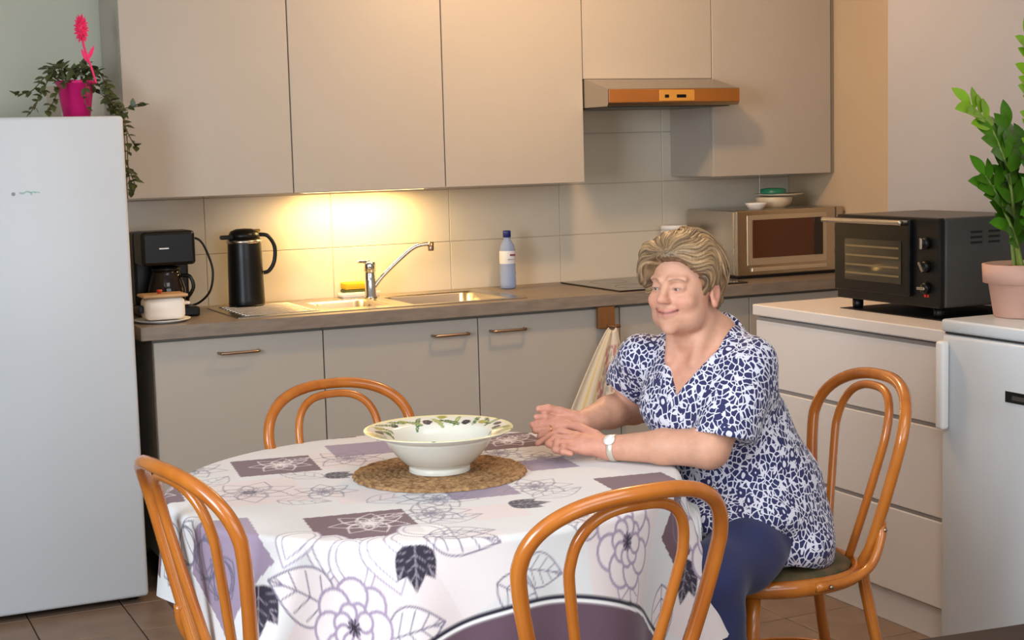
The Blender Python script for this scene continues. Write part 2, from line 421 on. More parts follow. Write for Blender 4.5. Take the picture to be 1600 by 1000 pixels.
def logo(x, z, w_, h_, rot=0): box((x - w_ / 2, Y - .0004, z - h_ / 2), (x + w_ / 2, Y + .0004, z + h_ / 2), bm=lg, rot=Matrix.Rotation(rot, 3, 'Y'))
X0 = -.031
for x, z, w_, h_, rt in ((.0, 0, .014, .006, .2), (.012, .003, .012, .0045, -.5), (.023, .003, .012, .005, .5), (.030, -.001, .005, .011, 0), (.040, .002, .012, .005, .2), (.052, .001, .009, .004, .4)):
    logo(X0 + x, Z + z, w_, h_, rt)
obj('wordmark', lg, mat('faded_teal_print', lin((158, 192, 184)), .5), d)
obj('badge', lathe([(.0, 0), (.006, 0), (.006, .001), (0, .001)], 14), mat('grey_badge', lin((140, 142, 140)), .4), d, loc=(X0 - .025, Y, Z - .002)).rotation_euler = (PI / 2, 0, 0)

# trailing plant in the pink pot on the fridge
PX, PY, PZ = -.168, -.42, FH
t = thing('potted_vine', 'dark trailing vine in a magenta pot on top of the white refrigerator', 'plant', (PX, PY, PZ))
obj('pot', lathe([(0, 0), (.041, 0), (.044, .004), (.060, .112), (.064, .113), (.064, .124), (.060, .124), (.057, .112), (0, .11)], 28), M['pink_pot'], t, True)
obj('soil', lathe([(0, .118), (.05, .116), (.057, .112)], 20, cap=False), M['soil'], t, True)
vl = bmesh.new()
def leaf_mesh(L, W, bend=.15, n=5, cup=.15, pw=.85):
    v = []; f = []
    for i in range(n + 1):
        s = i / n; wd = W * max(math.sin(PI * (.05 + .95 * s) ** pw), 0) ** .8 if i < n else .0006
        zc = -bend * L * s * s
        v += [(-wd, L * s, zc + cup * wd), (0, L * s, zc), (wd, L * s, zc + cup * wd)]
    for i in range(n):
        a = 3 * i
        f += [(a, a + 1, a + 4, a + 3), (a + 1, a + 2, a + 5, a + 4)]
    return v, f
vleaf = obj('leaf', leaf_mesh(.033, .0105, .2, 4), M['leaf_vine'], None, True).data
bpy.data.objects.remove(bpy.data.objects['leaf'])
def place_leaf(me, parent, p, d, up, s, name='leaf'):
    o = bpy.data.objects.new(name, me); COL.objects.link(o); o.parent = parent
    d = Vector(d).normalized(); up = Vector(up); x = d.cross(up)
    if x.length < 1e-4: x = d.orthogonal()
    x.normalize(); z = x.cross(d)
    o.matrix_local = Matrix.Translation(p) @ Matrix(((x.x, d.x, z.x), (x.y, d.y, z.y), (x.z, d.z, z.z))).to_4x4() @ Matrix.Diagonal((s, s, s, 1))
    return o
def vine(path, every=.016, sc=1.0):
    P = catmull(path, 10)
    st = obj('stem', tube(P, .0017, 5), M['stem_vine'], t, True)
    acc = 0
    for a, b in zip(P, P[1:]):
        acc += np.linalg.norm(b - a)
        if acc > every:
            acc = 0; dr = Vector(b - a).normalized()
            for sgn in (-1, 1):
                side = Vector((rnd.uniform(-1, 1), rnd.uniform(-1, .6), rnd.uniform(-.5, .9)))
                dd = dr * .5 + side.normalized() * .9
                place_leaf(vleaf, st, Vector(b), dd, (rnd.uniform(-.4, .4), -.5, 1), rnd.uniform(.7, 1.15) * sc)
for k in range(6):
    a = 2 * PI * k / 6 + .3; q = rnd.uniform(.05, .085); h_ = rnd.uniform(.17, .215)
    vine([(.02 * math.cos(a), .02 * math.sin(a), .112), (q * .7 * math.cos(a), q * .7 * math.sin(a), (h_ + .112) / 2 + .02), (q * 1.3 * math.cos(a), q * 1.3 * math.sin(a), h_ - .03)], .013)
vine([(-.03, -.02, .112), (-.075, -.05, .15), (-.11, -.07, .10), (-.14, -.08, .05), (-.165, -.08, .012)], .018)
vine([(-.03, .0, .112), (-.09, -.02, .14), (-.15, -.06, .09), (-.205, -.07, .075)], .02)
vine([(-.02, -.03, .112), (-.06, -.085, .11), (-.09, -.12, .055), (-.12, -.13, .015)], .02)
vine([(.01, -.04, .112), (.02, -.09, .11), (.01, -.11, .05), (.03, -.125, .02)], .03, .8)
vine([(.03, -.01, .112), (.065, -.04, .16), (.09, -.07, .1), (.10, -.09, .03), (.128, -.13, .012)], .014)
vine([(.03, .01, .112), (.07, 0, .12), (.10, -.03, .06), (.125, -.06, .02), (.15, -.09, .03), (.20, -.12, .035)], .014)
vine([(.03, -.03, .112), (.07, -.07, .10), (.1, -.11, .045), (.123, -.15, .01), (.131, -.16, -.08), (.128, -.165, -.17), (.137, -.16, -.25)], .02)
vine([(.03, .02, .112), (.08, -.02, .08), (.112, -.09, .015), (.13, -.13, -.03), (.15, -.14, -.08), (.16, -.15, -.10)], .02)
vine([(.128, -.16, -.16), (.14, -.165, -.20), (.15, -.165, -.235)], .012)
# pink flower stick in the pot
t = thing('flower_stick', 'hot pink felt flower on a stick stuck into the magenta pot', 'ornament', (PX + .028, PY - .03, PZ + .112))
obj('stick', tube(catmull([(.03, -.035, -.0), (.022, -.034, .035), (.012, -.033, .07), (-.002, -.03, .12), (-.006, -.03, .15)], 5), .0038, 7), M['pink_orn'], t, True)
for sg, z in ((-1, .07), (1, .08)):
    me_ = leaf_mesh(.05, .007, -.1, 4, .4)
    o = obj('felt_leaf', me_, M['pink_orn'], t, True); o.location = (.008, -.032, z); o.rotation_euler = (PI / 2 - .25, -sg * .45, PI)
    o.data.update()
ctr_ = Vector((-.008, -.03, .185))
pm = obj('petal', leaf_mesh(.026, .0055, .05, 4, .5), M['pink_orn'], None, True); pme = pm.data; bpy.data.objects.remove(pm)
for k in range(46):
    cz_ = 1 - 2 * (k + .5) / 46; a = k * 2.39996; q = math.sqrt(1 - cz_ * cz_)
    dv = Vector((q * math.cos(a), q * math.sin(a), cz_))
    place_leaf(pme, t, Vector((-.008, -.03, .18 + cz_ * .024)), dv, (math.sin(a), -math.cos(a), .3), 1.0, 'petal')
obj('flower_core', sphere((-.008, -.03, .18), .009, sc=(1, 1, 3)), M['pink_orn'], t, True)

# ---------------------------------------------------------------- things on the worktop
WZ = .9205
t = thing('coffee_maker', 'black filter coffee maker beside the refrigerator', 'coffee maker', (.13, -.24, WZ))
obj('base', box((-.095, -.13, 0), (.10, .11, .035), .008), M['black_plastic'], t)
obj('water_tank', box((-.095, .02, .036), (.10, .11, .30), .01), M['black_plastic'], t)
obj('brew_head', box((-.095, -.125, .185), (.095, .018, .305), .012), M['black_plastic'], t)
obj('badge', box((-.035, -.1275, .243), (.0, -.1252, .248), .0005, seg=1), M['steel'], t)
obj('steel_trim', box((.0955, -.09, .21), (.101, .0, .295), .002, seg=1), M['steel'], t)
c_ = obj('carafe', lathe([(0, 0), (.055, 0), (.064, .02), (.066, .06), (.052, .11), (.048, .118), (.050, .125), (0, .125)], 24, c=(0, -.055, .037)), mat('smoky_carafe_glass', lin((30, 22, 18)), .05), t, True)
obj('carafe_lid', lathe([(.05, 0), (.05, .012), (.03, .018), (0, .018)], 20, c=(0, -.055, .1625)), M['black_plastic'], c_, True)
obj('carafe_handle', tube(catmull([(.047, -.085, .145), (.075, -.105, .14), (.083, -.11, .10), (.06, -.095, .06)], 5), .007, 8), M['black_plastic'], c_, True)
obj('power_cord', tube(catmull([(.098, .045, .275), (.15, .04, .26), (.178, .03, .20), (.188, .02, .14), (.175, .02, .075), (.14, .035, .035), (.102, .05, .02)], 8), .0042, 8), M['black_plastic'], t, True)
obj('lid_latch', box((.09, .0, .262), (.118, .05, .288), .006), M['black_plastic'], t)

t = thing('butter_dish', 'white lidded dish with a peach wooden lid at the front edge of the worktop', 'dish', (.072, -.465, WZ))
obj('saucer', lathe([(0, 0), (.075, 0), (.096, .008), (.098, .0105), (.074, .006), (0, .005)], 32), M['white_plastic'], t, True)
obj('bowl', box((-.064, -.05, .0085), (.074, .05, .085), .018, seg=3), mat('white_glaze', lin((235, 226, 214)), .2), t, True)
l = obj('lid', box((-.072, -.058, .086), (.082, .058, .097), .005, seg=2), M['wood_light'], t, True)
obj('lid_knob', lathe([(.006, 0), (.006, .004), (.011, .009), (.008, .014), (0, .015)], 14, c=(-.005, 0, .097)), mat('red_knob', lin((190, 60, 40)), .4), l, True)
obj('side_handle', box((.075, -.02, .055), (.096, .02, .066), .004), mat('white_glaze2', lin((235, 226, 214)), .2), t)
obj('side_handle', box((-.084, -.02, .035), (-.0645, .02, .06), .004), M['black_plastic'], t)

t = thing('vacuum_jug', 'black vacuum jug with a curved handle standing against the tiles', 'jug', (.455, -.165, .9288))
obj('body', lathe([(0, 0), (.066, 0), (.068, .006), (.067, .02), (.064, .17), (.062, .235), (.058, .25), (0, .25)], 32), M['black_plastic'], t, True)
obj('band', lathe([(.0635, .232), (.066, .233), (.0655, .243), (.0625, .244)], 32, cap=False), M['steel'], t, True)
obj('lid', lathe([(.058, .2505), (.058, .262), (.05, .276), (.03, .284), (0, .286)], 28), M['black_plastic'], t, True)
obj('spout', box((-.095, -.03, .248), (-.045, -.005, .264), .005), M['black_plastic'], t)
obj('handle', tube(catmull([(.05, -.015, .262), (.085, -.02, .255), (.108, -.025, .215), (.105, -.024, .16), (.085, -.02, .125), (.064, -.015, .118)], 6), .0075, 8), M['black_plastic'], t, True)
obj('thumb_latch', box((.028, -.028, .272), (.056, -.008, .282), .003), mat('brass_latch', lin((180, 140, 60)), .35, .8), t)

t = thing('dish_sponge', 'yellow sponge with a green scouring side, lying on a small white tray', 'sponge', (.93, -.06, WZ + .0195))
obj('foam', box((-.062, -.032, .0125), (.062, .032, .04), .006), M['yellow'], t, True)
obj('scouring_pad', box((-.062, -.032, 0), (.062, .032, .012), .003), M['green_pad'], t)
t = thing('sponge_tray', 'small white soap tray under the yellow sponge', 'tray', (.93, -.06, WZ))
obj('tray', box((-.075, -.04, 0), (.075, .04, .018), .006), M['white_plastic'], t, True)
obj('tray_lip', box((-.078, -.043, .012), (.078, -.0405, .022), .001, seg=1), M['white_plastic'], t)

t = thing('water_bottle', 'small clear water bottle with a dark blue cap against the tiles', 'bottle', (1.545, -.14, WZ))
blue = mat('pale_blue_plastic', lin((170, 188, 226)), .08, trans=.45, ior=1.2)
obj('bottle', lathe([(0, .004), (.02, 0), (.031, .004), (.033, .02), (.0315, .05), (.033, .06), (.0315, .085), (.032, .1), (.032, .155), (.028, .175), (.017, .195), (.014, .2), (.014, .208), (0, .208)], 28), blue, t, True)
obj('cap', lathe([(.0165, .2085), (.0165, .232), (.0145, .235), (0, .235)], 20), mat('navy_cap', lin((30, 40, 110)), .4), t, True)
lb = obj('paper_label', lathe([(.0326, .102), (.0328, .103), (.0328, .153), (.0326, .154)], 28, cap=False), mat('pale_label', lin((205, 208, 214)), .5), t, True)
obj('label_stripe', box((-.004, -.0336, .134), (.020, -.0315, .141)), mat('label_plum', lin((120, 60, 90)), .5), lb)
obj('label_stripe', box((-.014, -.0336, .118), (.014, -.0315, .122)), mat('label_grey', lin((150, 160, 170)), .5), lb)

# microwave in the corner
t = thing('microwave_oven', 'silver microwave oven with a brown window in the corner of the worktop', 'microwave', (2.74, -.235, WZ))
MW0, MW1, MF = -.285, .255, -.195
obj('housing', box((MW0, MF + .022, .012), (MW1, .19, .283), .006), M['steel'], t)
dr = obj('door', box((MW0, MF, .012), (MW0 + .5, MF + .02, .283), .005), M['steel'], t)
obj('window_frame', box((MW0 + .05, MF - .003, .055), (MW0 + .452, MF - .0005, .262), .001, seg=1), mat('champagne_frame', lin((196, 180, 156)), .3, .6), dr)
obj('window', box((MW0 + .075, MF - .0055, .085), (MW0 + .43, MF - .0032, .243), .001, seg=1), mat('brown_tinted_glass', lin((82, 46, 30)), .06), dr)
obj('window_edge', box((MW0 + .385, MF - .0075, .085), (MW0 + .43, MF - .0057, .243), .0005, seg=1), M['glass_dark'], dr)
obj('opener', box((MW0 + .07, MF - .008, .028), (MW0 + .45, MF - .0005, .045), .002, seg=1), mat('champagne_bar', lin((206, 190, 166)), .3, .6), dr)
pn = obj('control_panel', box((MW0 + .503, MF, .012), (MW1, MF + .02, .283), .003), M['steel'], t)
for z in (.09, .19): obj('dial', lathe([(0, 0), (.013, 0), (.013, .012), (.010, .014), (0, .014)], 16), M['dark_metal'], pn, True, loc=(MW1 - .018, MF, z)).rotation_euler = (PI / 2, 0, 0)
obj('base', box((MW0 + .01, MF + .01, 0), (MW1 - .01, .18, .0115)), M['black_matt'], t)

mz = WZ + .2835
t = thing('small_dish', 'small white dish on top of the microwave, beside the stacked bowl', 'dish', (2.62, -.33, mz))
obj('dish', lathe([(0, 0), (.03, 0), (.045, .02), (.047, .026), (.043, .025), (.03, .006), (0, .005)], 24), M['white_plastic'], t, True)
t = thing('ceramic_bowl', 'low cream bowl on the microwave with a plate lying over it', 'bowl', (2.76, -.26, mz))
obj('bowl', lathe([(0, 0), (.055, 0), (.075, .02), (.082, .045), (.078, .046), (.07, .02), (0, .008)], 28), mat('cream_glaze', lin((205, 190, 165)), .3), t, True)
t = thing('plate', 'pale plate lying over the cream bowl on the microwave', 'plate', (2.785, -.26, mz + .0465))
obj('plate', lathe([(0, 0), (.06, 0), (.105, .009), (.106, .012), (.06, .004), (0, .004)], 28), mat('cream_glaze_b', lin((215, 200, 175)), .3), t, True)
t = thing('green_lid', 'dark green plastic lid on the plate above the microwave', 'lid', (2.735, -.29, mz + .0595))
obj('lid', lathe([(0, 0), (.055, 0), (.056, .006), (.053, .02), (.03, .024), (0, .024)], 24), mat('dark_green_plastic', lin((30, 110, 84)), .35), t, True)
t = thing('storage_tub', 'white plastic tub on the worktop behind the woman beside the microwave', 'tub', (2.355, -.10, WZ))
obj('tub', lathe([(0, 0), (.05, 0), (.056, .20), (0, .20)], 24), M['white_plastic'], t, True)
obj('lid', lathe([(.0575, .2005), (.0575, .217), (.054, .22), (0, .22)], 24), M['white_plastic'], t, True)

# towel hook and tea towel
t = thing('towel_hook', 'brown wooden hook block under the worktop edge, holding the tea towel', 'hook', (1.735, -.632, .80))
obj('block', box((-.036, .012, -.012), (.036, .034, .073), .003), mat('brown_hook_wood', lin((128, 84, 44)), .5, noise=.2, nscale=20, stretch=(1, 1, .2)), t)
obj('peg', tube([(.0, .012, .0), (.02, -.004, -.006), (.045, -.012, -.002)], .007, 8), mat('brown_peg_wood', lin((110, 72, 38)), .5), t, True)
def tea_towel():
    nu, nv = 30, 34; v = []; f = []; col = []
    for j in range(nv + 1):
        s = j / nv; z = -.365 * s; spread = .016 + .125 * s ** .8
        for i in range(nu + 1):
            q = i / nu * 2 - 1
            x = q * spread - .075 * s + .01; fold = math.sin(q * 7 + 1) * .012 * (.25 + s) + math.sin(q * 15) * .004 * s
            drop = .022 * (1 - q * q) * (1 - s) + (.02 * q * s)
            v.append((x, -.012 + fold * .7 - .01 * s, z - drop * .6))
            c = np.array(lin((222, 208, 184))); band = (q + 1) / 2
            if .36 < band < .97 and 0.16 < s < .97:
                g = math.sin(s * 26 + q * 5) * math.sin(q * 14 + s * 9)
                if g > .15: c = np.array(lin((196, 132, 130)))
                elif g < -.55: c = np.array(lin((170, 165, 160)))
            if abs(band - .32) < .02 or abs(band - .2) < .02: c = np.array(lin((214, 186, 120)))
            if s > .975: c = np.array(lin((150, 150, 140)))
            col.append(c)
    for j in range(nv):
        for i in range(nu):
            a = j * (nu + 1) + i; f.append((a, a + 1, a + nu + 2, a + nu + 1))
    return v, f, col
v, f, col_ = tea_towel()
t = obj('tea_towel', (v, f), mat('printed_cotton', (.8, .7, .6), .9, attr='col', bump=.2, bscale=300), None, True, loc=(1.735, -.632, .795))
vcol(t, col_); sd = t.modifiers.new('thick', 'SOLIDIFY'); sd.thickness = .003; sd.offset = 0
tag(t, 'cream tea towel with a pink print hanging from the brown hook', 'towel')

# ---------------------------------------------------------------- right side: drawers, toaster oven, small fridge, plant
DX, DY0, DY1 = 1.9, -2.335, -1.378
t = thing('drawer_chest', 'white chest with three wide drawers against the grey wall, behind the chair', 'chest of drawers', (2.19, (DY0 + DY1) / 2, 0))
h = (DY1 - DY0) / 2
obj('carcass', box((-.272, -h, .1), (.285, h, .893)), M['white_lacquer'], t)
obj('plinth', box((-.27, -h, .001), (.28, h, .098)), M['white_lacquer'], t)
obj('top', box((-.30, -h - .006, .895), (.30, h + .006, .932), .004), M['white_lacquer'], t)
for z0, z1 in ((.108, .366), (.378, .642), (.654, .878)):
    d = obj('drawer', box((-.29, -h + .002, z0), (-.2725, h - .002, z1), .003), M['white_lacquer'], t)
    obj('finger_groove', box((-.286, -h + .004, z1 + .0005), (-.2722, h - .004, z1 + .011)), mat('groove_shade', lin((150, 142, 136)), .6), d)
# toaster oven
OX, OYc = 2.03, -1.905
t = thing('toaster_oven', 'black toaster oven with a glass door standing on the white chest of drawers', 'oven', (OX, OYc, .9325), 0.0)
hw = .246; oz = .034; oh = .272
obj('housing', box((.022, -hw, oz), (.36, hw, oz + oh), .008), M['dark_metal'], t)
obj('fascia', box((0, -hw, oz), (.021, hw, oz + oh), .004), M['black_plastic'], t)
d = obj('door', box((-.014, -hw + .12, oz + .03), (-.0005, hw - .004, oz + oh - .008), .003), M['black_plastic'], t)
obj('window', box((-.0165, -hw + .155, oz + .065), (-.0145, hw - .06, oz + oh - .075), .0006, seg=1), mat('oven_window_glass', lin((64, 56, 44)), .05), d)
for z in (.085, .112, .142, .172): obj('grill_bar', box((-.0178, -hw + .165, oz + z), (-.0166, hw - .065, oz + z + .006)), mat('grill_glow%d' % int(z * 1000), lin((128, 112, 82)), .35, .4), d)  # bars all in one tan metal colour
obj('door_handle', tube(catmull([(-.014, -hw + .13, oz + oh - .018), (-.04, -hw + .132, oz + oh - .016), (-.044, -hw + .15, oz + oh - .016), (-.044, hw - .01, oz + oh - .016), (-.04, hw + .006, oz + oh - .016), (-.014, hw - .006, oz + oh - .018)], 5), .0085, 8), M['steel'], d, True)
for z in (.06, .125, .195):
    k = obj('knob', lathe([(0, 0), (.019, 0), (.017, .014), (.012, .017), (0, .017)], 20), M['black_plastic'], t, True, loc=(-.0005, -hw + .055, oz + z)); k.rotation_euler = (0, -PI / 2, 0)
    obj('knob_grip', box((-.017, -.0045, .017), (.017, .0045, .026), .002), M['steel'], k).rotation_euler = (0, 0, {.06: 1.57, .125: .6}.get(z, 0))
obj('red_mark', box((-.0012, -hw + .045, oz + .032), (-.0002, -hw + .052, oz + .04)), mat('red_print', lin((200, 40, 34)), .5), t)
obj('red_mark', box((-.0012, -hw + .056, oz + .032), (-.0002, -hw + .066, oz + .04)), mat('red_print_b', lin((200, 40, 34)), .5), t)
for k in range(2):
    for i in range(3): obj('vent_slot', box((.12 + k * .07, -hw - .0008, oz + .19 + i * .016), (.165 + k * .07, -hw - .0001, oz + .197 + i * .016)), M['black_matt'], t)
for x in (.045, .32):
    for y in (-hw + .05, hw - .05): obj('foot', lathe([(.016, 0), (.018, .012), (.018, oz)], 14, c=(x, y, 0)), M['black_plastic'], t, True)
t = thing('oven_mat', 'dark mat under the black toaster oven', 'mat', (2.21, -1.905, .9315))  # flat dark sheet added where the oven only casts shade
bpy.data.objects['toaster_oven'].location.z = .9345
obj('mat', box((-.175, -.25, .0006), (.22, .24, .0026), .001, seg=1), M['black_matt'], t)

# small white fridge
RX, RY0, RY1, RH = 1.872, -2.95, -2.342, .968
t = thing('small_refrigerator', 'low white refrigerator at the picture edge carrying the green potted plant', 'refrigerator', (2.17, (RY0 + RY1) / 2, 0))
h = (RY1 - RY0) / 2
obj('body', box((-.24, -h, .02), (.32, h, RH - .042), .006), M['white_enamel'], t)
d = obj('door', box((-.298, -h, .022), (-.246, h, RH - .043), .012, seg=3), M['white_enamel'], t, True); sharp(d)
obj('top', box((-.298, -h - .001, RH - .036), (.325, h + .001, RH), .008, seg=3), M['white_enamel'], t, True)
obj('shadow_gap', box((-.285, -h + .004, RH - .0425), (.31, h - .004, RH - .037)), M['dark_gap'], t)
obj('door_handle', box((-.328, h - .04, .655), (-.299, h - .008, .908), .009, seg=3), M['white_plastic'], d, True)
lb = obj('name_plate', box((-.3005, h - .46, .765), (-.2985, h - .258, .795), .0005, seg=1), M['black_plastic'], d)
obj('plate_inlay', box((-.3015, h - .45, .773), (-.3006, h - .285, .785)), M['dark_metal'], lb)
for sy in (-h + .04, h - .04): obj('foot', lathe([(.018, 0), (.018, .02)], 12, c=(-.2, sy, 0)), M['black_plastic'], t)

# zz plant
QX, QY, QZ = 2.085, -2.435, RH
t = thing('potted_zz_plant', 'tall glossy green plant in a dusty pink clay pot on the low refrigerator', 'plant', (QX, QY, QZ + .0005))
obj('pot', lathe([(0, 0), (.075, 0), (.078, .004), (.093, .095), (.097, .097), (.108, .098), (.111, .15), (.102, .152), (.098, .135), (0, .13)], 36), M['terracotta'], t, True)
obj('soil', lathe([(0, .143), (.06, .142), (.099, .136)], 24, cap=False), M['soil'], t, True)
zl = obj('leaf', leaf_mesh(.102, .0265, .15, 7, .2, 1.05), M['leaf_zz'], None, True); zme = zl.data; bpy.data.objects.remove(zl)
zl = obj('leaf', leaf_mesh(.086, .0235, .15, 7, .2, 1.05), M['leaf_zz_young'], None, True); zyo = zl.data; bpy.data.objects.remove(zl)
def zz(path, n, young=0, s0=.8, s1=1.0, tip=True, start=.3):
    n = int(n * 1.25 + .5)
    P = catmull(path, 12); N = len(P)
    st = obj('stem', tube(P, [.007 - .0045 * i / N for i in range(N)], 7), M['stem_zz'], t, True)
    for k in range(n):
        q = start + (1 - start) * (k + .5) / n; i = min(int(q * (N - 1)), N - 2)
        p = Vector(P[i]); d = Vector(P[i + 1] - P[i]).normalized()
        side = d.cross(Vector((.43, -.9, .25))).normalized()
        yng = q > 1 - young
        for sg in (-1, 1):
            dd = d * .55 + side * sg * .8 + Vector((rnd.uniform(-.2, .2), rnd.uniform(-.45, .2), rnd.uniform(-.1, .15)))
            place_leaf(zyo if yng else zme, st, p, dd, Vector((.3 * sg, -.9, .5)), rnd.uniform(s0, s1) * (1 - .25 * abs(q - .6)))
    if tip: place_leaf(zyo if young else zme, st, Vector(P[-1]), Vector(P[-1] - P[-2]), (0, -1, .3), s1 * .8)
zz([(-.01, 0, .135), (-.03, 0, .25), (-.055, .0, .40), (-.10, .02, .53), (-.15, .05, .60)], 9, .25, .75, 1.0)
zz([(.02, .0, .135), (.015, -.02, .30), (.005, -.03, .50), (.0, -.03, .66), (-.005, -.02, .77)], 10, .55, .7, .95, start=.35)
zz([(-.02, -.02, .135), (-.045, -.02, .22), (-.085, .0, .33), (-.12, .02, .40)], 7, 0, .7, .9, start=.25)
zz([(.03, -.03, .135), (.07, -.05, .3), (.10, -.07, .45), (.16, -.08, .56)], 8, .2, .8, 1.0)
zz([(0, -.04, .135), (-.01, -.07, .21), (-.03, -.09, .28), (-.06, -.1, .33)], 6, 0, .8, 1.0, start=.15)
zz([(-.01, .02, .135), (-.02, .03, .28), (-.03, .04, .42), (-.02, .05, .53)], 9, 0, .8, 1.05, start=.25)
zz([(.0, -.02, .135), (.02, -.05, .26), (.045, -.08, .38), (.05, -.1, .5)], 9, 0, .85, 1.1, start=.25)
zz([(.03, .02, .135), (.06, .02, .25), (.07, .03, .36), (.05, .05, .47)], 7, 0, .8, 1.0, start=.2)
# ---------------------------------------------------------------- dining table, cloth, bowl
TCX, TCY, TZ_, TR = 0.2, -2.554, 0.735, 0.565
t = thing('dining_table', 'round wooden dining table hidden under the flower print cloth', 'table', (TCX, TCY, 0))
obj('tabletop', lathe([(0, .708), (TR - .02, .708), (TR - .004, .715), (TR - .004, .732), (TR - .012, TZ_), (0, TZ_)], 64), M['wood_chair'], t, True)
obj('column', lathe([(.05, .08), (.06, .12), (.045, .2), (.04, .45), (.055, .62), (.09, .707), (0, .708)], 28), M['wood_chair'], t, True)
for k in range(4):
    a = k * PI / 2 + 1.5
    obj('foot', tube(catmull([(.03 * math.cos(a), .03 * math.sin(a), .19), (.14 * math.cos(a), .14 * math.sin(a), .14), (.28 * math.cos(a), .28 * math.sin(a), .05), (.36 * math.cos(a), .36 * math.sin(a), .022)], 6), .022, 10), M['wood_chair'], t, True)

def tablecloth():
    n = .0033; us = np.arange(-.78, .8801, n); vs = np.arange(-.88, .8001, n)
    U, V = np.meshgrid(us, vs, indexing='ij'); nu, nv = U.shape
    rho = np.hypot(U, V)
    keep = (rho < .925) & (U > -.775) & (U < .872) & (V > -.875) & (V < .80)
    C = np.ones(U.shape + (3,), np.float32) * np.array(lin((216, 214, 213)), np.float32)
    def blend(sl, al, col): C[sl] = C[sl] * (1 - al[..., None]) + np.array(col, np.float32) * al[..., None]
    def win(x0, x1, y0, y1):
        i0, i1 = np.searchsorted(us, (x0, x1)); j0, j1 = np.searchsorted(vs, (y0, y1)); return (slice(i0, i1), slice(j0, j1))
    def aa(d, w_): return np.clip((w_ / 2 - d) / .0028 + .5, 0, 1)
    def line(pts, w_, col, closed=False):
        P = [np.array(p, float) for p in pts]
        if closed: P.append(P[0])
        A = np.array(P); m = w_ + .006
        sl = win(A[:, 0].min() - m, A[:, 0].max() + m, A[:, 1].min() - m, A[:, 1].max() + m); u, v = U[sl], V[sl]
        if u.size == 0: return
        best = np.full(u.shape, 9.0)
        for a, b in zip(P, P[1:]):
            e = b - a; tt = np.clip(((u - a[0]) * e[0] + (v - a[1]) * e[1]) / max(e @ e, 1e-12), 0, 1)
            best = np.minimum(best, np.hypot(u - a[0] - tt * e[0], v - a[1] - tt * e[1]))
        blend(sl, aa(best, w_), col)
    def fill(pts, col, alpha=1.0):
        A = np.array(pts, float); m = .006
        sl = win(A[:, 0].min() - m, A[:, 0].max() + m, A[:, 1].min() - m, A[:, 1].max() + m); u, v = U[sl], V[sl]
        if u.size == 0: return
        ins = np.zeros(u.shape, bool); k = len(A)
        for i in range(k):
            x0, y0 = A[i]; x1, y1 = A[(i + 1) % k]
            c = ((y0 > v) != (y1 > v)); ins ^= c & (u < (x1 - x0) * (v - y0) / (y1 - y0 + 1e-12) + x0)
        blend(sl, ins * alpha, col)
    PL = lin((104, 74, 84)); MV = lin((150, 132, 152)); PK = lin((222, 206, 204)); DK = lin((44, 36, 52)); LN = lin((122, 112, 132)); WH = lin((232, 222, 222)); LV = lin((160, 142, 165)); CR = lin((226, 216, 214))
    def sq(cx, cy, s, a, col, alpha=1):
        fill([(cx + s * math.cos(a + q * PI / 2 + PI / 4) * .7071, cy + s * math.sin(a + q * PI / 2 + PI / 4) * .7071) for q in range(4)], col, alpha)
    def petal(c, a, L, W, n=14):
        ca, sa = math.cos(a), math.sin(a); pts = []
        for i in range(n + 1):
            s = i / n; wd = W * math.sin(PI * s ** .75); pts.append((s * L, wd))
        pts += [(x, -y) for x, y in pts[-2:0:-1]]
        return [(c[0] + x * ca - y * sa, c[1] + x * sa + y * ca) for x, y in pts]
    def flower(c, r, n, a, col, fillc=None, w_=.005, core=True):
        for ring, (k, L, W, off) in enumerate(((n, 1.0, .30, 0), (n, .68, .22, PI / n), (max(n - 2, 5), .40, .15, .2))):
            for i in range(k):
                p = petal(c, a + off + 2 * PI * i / k, r * L, r * W)
                if fillc is not None: fill(p, fillc)
                line(p, w_ * (1 if ring == 0 else .75), col, True)
        if core:
            for i in range(9): line([(c[0] + r * .1 * math.cos(i * .7), c[1] + r * .1 * math.sin(i * .7)), (c[0] + r * .13 * math.cos(i * .7), c[1] + r * .13 * math.sin(i * .7))], .006, DK)
    def blossom(c, r, n, a, col, fillc, w_):      # round scalloped petals in thick outline
        for rr, q, off in ((.68, .40, 0), (.34, .22, PI / n)):
            for i in range(n):
                an = a + off + 2 * PI * i / n; cc = (c[0] + rr * r * math.cos(an), c[1] + rr * r * math.sin(an))
                p = [(cc[0] + q * r * math.cos(z), cc[1] + q * r * math.sin(z)) for z in np.linspace(0, 2 * PI, 18)[:-1]]
                fill(p, fillc); line(p, w_, col, True)
        for i in range(10): line([c, (c[0] + r * .16 * math.cos(i * .63), c[1] + r * .2 * math.sin(i * .63))], .0045, DK)
    def leaf(c, a, L, W, outline=LN, fillc=None, vein=None, w_=.0032):
        p = petal(c, a, L, W)
        if fillc is not None: fill(p, fillc)
        line(p, w_, outline, True); ca, sa = math.cos(a), math.sin(a); vc = vein or outline
        line([c, (c[0] + L * ca, c[1] + L * sa)], w_ * .9, vc)
        for s in (.2, .4, .6, .78):
            for sg in (-1, 1):
                x, y = s * L, 0; s2 = min(s + .16, .93); x2, y2 = s2 * L, sg * W * math.sin(PI * s2 ** .75) * .82
                line([(c[0] + x * ca - y * sa, c[1] + x * sa + y * ca), (c[0] + x2 * ca - y2 * sa, c[1] + x2 * sa + y2 * ca)], w_ * .75, vc)
    def dleaf(c, a, L):
        for da, k in ((-.55, .85), (.55, .85), (0, 1.0)): leaf(c, a + da, L * k, L * .27, DK, DK, lin((150, 140, 150)), .0026)
    T = -.13
